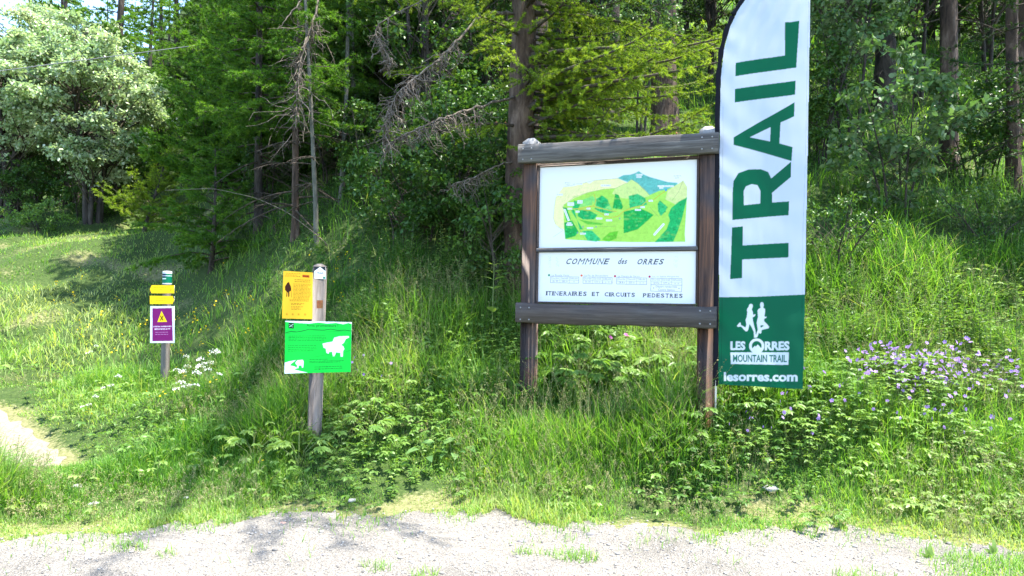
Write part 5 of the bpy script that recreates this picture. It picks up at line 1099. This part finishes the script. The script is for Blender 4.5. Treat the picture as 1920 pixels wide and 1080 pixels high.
# wood behind, right half
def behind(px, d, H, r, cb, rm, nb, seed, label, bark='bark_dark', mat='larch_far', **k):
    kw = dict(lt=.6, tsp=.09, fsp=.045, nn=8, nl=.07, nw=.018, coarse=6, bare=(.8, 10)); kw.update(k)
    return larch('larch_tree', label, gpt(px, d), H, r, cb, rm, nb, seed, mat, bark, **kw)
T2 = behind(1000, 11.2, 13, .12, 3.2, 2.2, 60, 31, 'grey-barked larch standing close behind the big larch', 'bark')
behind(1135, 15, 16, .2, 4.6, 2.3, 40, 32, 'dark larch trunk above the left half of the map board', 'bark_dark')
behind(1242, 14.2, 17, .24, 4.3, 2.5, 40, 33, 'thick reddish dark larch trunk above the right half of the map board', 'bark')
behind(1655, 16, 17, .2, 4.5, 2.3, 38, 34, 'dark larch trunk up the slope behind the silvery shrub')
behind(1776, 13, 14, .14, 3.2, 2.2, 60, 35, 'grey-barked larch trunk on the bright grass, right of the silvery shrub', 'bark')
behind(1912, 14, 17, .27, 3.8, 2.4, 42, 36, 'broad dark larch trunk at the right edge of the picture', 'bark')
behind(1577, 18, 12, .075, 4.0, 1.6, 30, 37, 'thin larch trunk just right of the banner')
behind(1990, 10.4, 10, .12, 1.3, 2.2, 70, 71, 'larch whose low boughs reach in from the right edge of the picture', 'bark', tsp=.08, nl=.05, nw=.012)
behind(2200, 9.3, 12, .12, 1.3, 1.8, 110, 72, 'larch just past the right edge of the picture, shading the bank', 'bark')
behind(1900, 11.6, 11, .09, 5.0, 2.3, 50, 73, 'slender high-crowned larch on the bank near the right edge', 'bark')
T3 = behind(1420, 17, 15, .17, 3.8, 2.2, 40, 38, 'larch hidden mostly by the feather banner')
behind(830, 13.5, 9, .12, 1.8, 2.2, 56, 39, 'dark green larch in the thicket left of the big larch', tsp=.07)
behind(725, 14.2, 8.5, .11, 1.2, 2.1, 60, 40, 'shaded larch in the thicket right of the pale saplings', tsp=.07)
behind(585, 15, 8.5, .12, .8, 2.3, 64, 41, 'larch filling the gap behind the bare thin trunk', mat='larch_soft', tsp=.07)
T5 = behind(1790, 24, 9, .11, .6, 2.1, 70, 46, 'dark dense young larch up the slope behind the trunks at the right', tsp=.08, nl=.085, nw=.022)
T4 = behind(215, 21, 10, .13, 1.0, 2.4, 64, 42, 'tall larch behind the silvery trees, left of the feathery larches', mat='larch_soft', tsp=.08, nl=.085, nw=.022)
LB = 'larch standing far back in the wood up the slope'; GB = 'larches far back in the wood'
random.seed(3)
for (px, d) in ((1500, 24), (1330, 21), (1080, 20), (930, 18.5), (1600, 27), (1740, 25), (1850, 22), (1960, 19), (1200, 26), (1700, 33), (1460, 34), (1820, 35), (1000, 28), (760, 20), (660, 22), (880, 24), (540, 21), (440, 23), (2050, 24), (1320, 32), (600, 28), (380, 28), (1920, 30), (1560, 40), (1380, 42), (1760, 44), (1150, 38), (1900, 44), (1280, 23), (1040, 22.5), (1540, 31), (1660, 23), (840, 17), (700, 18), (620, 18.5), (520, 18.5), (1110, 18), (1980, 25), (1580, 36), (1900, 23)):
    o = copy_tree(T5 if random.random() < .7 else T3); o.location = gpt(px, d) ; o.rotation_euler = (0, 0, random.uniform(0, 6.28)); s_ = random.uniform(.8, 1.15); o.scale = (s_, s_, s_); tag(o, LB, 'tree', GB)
for (px, d) in ((300, 27), (125, 22.5), (60, 24), (270, 25), (330, 28), (400, 31), (220, 29), (360, 36), (300, 44), (420, 42), (140, 36), (110, 27), (180, 33), (30, 33), (-60, 24), (250, 40), (-160, 30), (90, 44), (-10, 50)):
    o = copy_tree(T4); o.location = gpt(px, d); o.rotation_euler = (0, 0, random.uniform(0, 6.28)); s_ = random.uniform(.75, 1.05) * (.8 if px < 60 else 1); o.scale = (s_, s_, s_); tag(o, 'larch rising behind the silvery trees at the far left', 'tree', 'larches behind the silvery trees')
# broadleaved trees and shrubs
broad('whitebeam_tree', 'silvery-leaved tree with layered sunlit foliage right of its twin at the left edge', gpt(165, 16.5), 4.6, 2.6, 1.45, 1.55, 120, 260, .09, .06, 51, 'white_leaf', 'bark_dark', 5, .42, .4, .06)
broad('whitebeam_tree', 'silvery-leaved tree cut off by the left edge of the picture', gpt(10, 17.2), 5.0, 3.1, 1.6, 1.75, 120, 260, .09, .06, 52, 'white_leaf', 'bark_dark', 5, .42, .4, .06)
broad('whitebeam_tree', 'smaller silvery-leaved tree with its crown top behind the cable', gpt(120, 20.5), 5.0, 4.0, 1.5, 1.6, 80, 240, .1, .065, 53, 'white_leaf', 'bark_dark', 4, .45, .4, .06)
broad('whitebeam_shrub', 'open silvery-leaved shrub on the slope right of the banner', gpt(1690, 10.2), 2.3, 1.35, .9, 1.0, 46, 52, .105, .07, 54, 'grey_leaf', 'bark_dark', 5, .26, .5, .018, cat='shrub', spread=.7)
broad('whitebeam_shrub', 'taller silvery-leaved shrub whose top leaves fill the picture edge right of the banner', gpt(1600, 12.5), 3.6, 2.7, .95, 1.2, 50, 60, .105, .07, 55, 'grey_leaf', 'bark_dark', 4, .32, .5, .025, cat='shrub', spread=.6)
broad('whitebeam_shrub', 'silvery-leaved shrub partly hidden by the tall sunlit larch boughs above the map board', gpt(1190, 13), 3.2, 2.6, .9, .9, 36, 60, .08, .055, 56, 'grey_leaf', 'bark_dark', 3, .3, .5, .025, cat='shrub')
broad('hazel_shrub', 'dark leafy shrub in deep shade between the grey signpost and the map board', gpt(775, 9.6), 1.5, .75, .85, .7, 80, 80, .065, .045, 57, 'leaf', 'bark_dark', 5, .24, .45, .014, cat='shrub', spread=.8)
broad('hazel_shrub', 'dark leafy shrub directly left of the map board under the dead branches', gpt(885, 9.7), 2.0, .95, .8, .95, 80, 80, .06, .042, 58, 'leaf', 'bark_dark', 5, .26, .5, .014, cat='shrub', spread=.8)
broad('alder_tree', 'tall dark leafy tree in the thicket behind the lichened dead branch', gpt(790, 11.6), 6, 3.2, 1.15, 2.2, 80, 110, .07, .05, 59, 'leaf', 'bark_dark', 4, .36, .5, .04)
broad('alder_tree', 'tall dark leafy tree between the big larch and the pale saplings', gpt(905, 12.4), 6, 3.0, 1.1, 2.2, 70, 110, .07, .05, 60, 'leaf', 'bark_dark', 4, .36, .5, .04)
broad('bush', 'bright rounded bush on the grassy crest at the left edge', gpt(70, 16.0), .8, .3, .75, .35, 40, 60, .055, .035, 61, 'herb', 'bark_dark', 5, .2, .6, .012, cat='shrub', spread=.8)
broad('bush', 'small bush at the foot of the silvery trees, right of the rounded one', gpt(190, 17.2), .8, .3, .5, .3, 26, 60, .055, .035, 62, 'herb', 'bark_dark', 4, .2, .6, .012, cat='shrub', spread=.8)
broad('bush', 'low dark bush on the earth bank at the right edge', gpt(1850, 9.7), .9, .4, .7, .4, 40, 60, .05, .022, 63, 'leaf', 'bark_dark', 5, .2, .6, .012, cat='shrub', spread=.8)
broad('bush', 'green leafy bush on the bank behind the lower half of the banner', gpt(1560, 9.3), .9, .4, .6, .4, 36, 60, .05, .025, 64, 'leaf', 'bark_dark', 5, .2, .6, .012, cat='shrub', spread=.8)
A1 = broad('alder_tree', 'dark leafy understorey tree right behind the silvery trees', gpt(140, 19), 4.2, 2.2, 1.5, 1.7, 60, 110, .11, .075, 66, 'leaf', 'bark_dark', 4, .45, .5, .05)
random.seed(5)
for (px, d) in ((20, 20), (-60, 19), (70, 21.5), (230, 21), (290, 21.5), (-20, 23), (180, 23.5)):
    o = copy_tree(A1); o.location = gpt(px, d); o.rotation_euler = (0, 0, random.uniform(0, 6.28)); s_ = random.uniform(.75, 1.0); o.scale = (s_, s_, s_); tag(o, 'dark leafy understorey tree at the far left behind the silvery foliage', 'tree', 'understorey trees at the far left')
for (px, d) in ((640, 13.2), (700, 12.6), (850, 14.6), (930, 14.5), (760, 13)):
    o = copy_tree(A1); o.location = gpt(px, d); o.rotation_euler = (0, 0, random.uniform(0, 6.28)); s_ = random.uniform(.6, .85); o.scale = (s_, s_, s_); tag(o, 'dark leafy tree in the shaded thicket between the signposts and the map board', 'tree', 'leafy trees in the shaded thicket')
A2 = broad('alder_tree', 'tall leafy tree with an airy crown up the slope, left of the grey-barked trunk', gpt(1720, 16), 6.5, 4.3, 1.7, 2.0, 80, 90, .1, .065, 67, 'leaf', 'bark_dark', 3, .5, .5, .05)
for (px, d, l_) in ((1905, 19.5, 'leafy tree behind the broad trunk at the right edge'), (1770, 22, 'leafy tree far up the slope behind the grey-barked trunk'), (1590, 25, 'leafy tree far up the slope just right of the banner'), (1560, 15, 'tall leafy tree with its crown right behind the banner top'), (1850, 16.5, 'tall leafy tree with an airy crown between the two trunks at the right'), (1480, 18, 'leafy tree almost wholly behind the banner'), (1650, 20, 'leafy tree farther up the slope between trunks, right of the banner'), (1330, 18.5, 'leafy tree behind the sunlit boughs, left of the banner'), (1090, 17.5, 'leafy tree behind the sunlit boughs, above the middle of the map board')):
    o = copy_tree(A2); o.location = gpt(px, d) - Vector((0, 0, random.uniform(0, .8))); o.rotation_euler = (0, 0, random.uniform(0, 6.28)); tag(o, l_, 'tree')
random.seed(9)
H1 = broad('hazel_shrub', 'dark leafy shrub hiding the foot of the big larch at the left board post', gpt(945, 8.9), 1.7, .85, .55, .75, 60, 80, .06, .042, 68, 'leaf', 'bark_dark', 5, .24, .5, .014, cat='shrub', spread=.8)
for (px, d, s_, l_) in ((690, 10.9, .9, 'low dark shrub around the feet of the pale saplings'), (625, 12.3, 1.0, 'low dark shrub behind the bare thin trunk'), (500, 12.6, .9, 'low dark shrub left of the bare thin trunk'), (1010, 9.6, 1.1, 'dark shrub behind the top left corner of the map board'), (840, 10.6, 1.2, 'dark shrub beneath the lichened dead branch'), (150, 16.9, .75, 'low shrub under the silvery tree, hiding its stems'), (30, 17.0, .8, 'low shrub under the silvery tree at the left edge'), (220, 18.5, 1.0, 'shrub in the shade right of the silvery trees'), (1530, 12.5, 1.2, 'leafy green shrub up the slope beside the banner edge'), (1840, 12.0, 1.1, 'leafy green shrub before the trunks at the right')):
    o = copy_tree(H1); o.location = gpt(px, d); o.rotation_euler = (0, 0, random.uniform(0, 6.28)); o.scale = (s_, s_, s_); tag(o, l_, 'shrub')
# fallen bent stick and the cable
def polytube(name, pts, rad, mat, label, cat, n=60, sides=6):
    P = np.array([tuple(at(*p)) for p in pts]); t = np.linspace(0, len(P) - 1, n); P = np.stack([np.interp(t, np.arange(len(P)), P[:, i]) for i in range(3)], 1)
    for _ in range(6): P[1:-1] = (P[:-2] + 2 * P[1:-1] + P[2:]) / 4
    V, q = tubes(P[None], np.linspace(rad, rad * .6, n)[None], sides); o = Soup().quads(V, q).build(name, M[mat], None, True); return tag(o, label, cat)
polytube('dead_stem', [(655, 500, 10.2), (600, 445, 10.3), (540, 398, 10.4), (480, 371, 10.6), (400, 353, 10.8), (310, 357, 11)], .006, 'dead', 'thin bleached dead stem arching over the shaded bank', 'branch')
cp = [(-300 + 50 * k, 172 - 6.5 * k + .0, 14.35 + .02 * k) for k in range(26)]
polytube('overhead_cable', cp, .009, 'cable', 'grey overhead cable crossing in front of the silvery trees', 'cable')
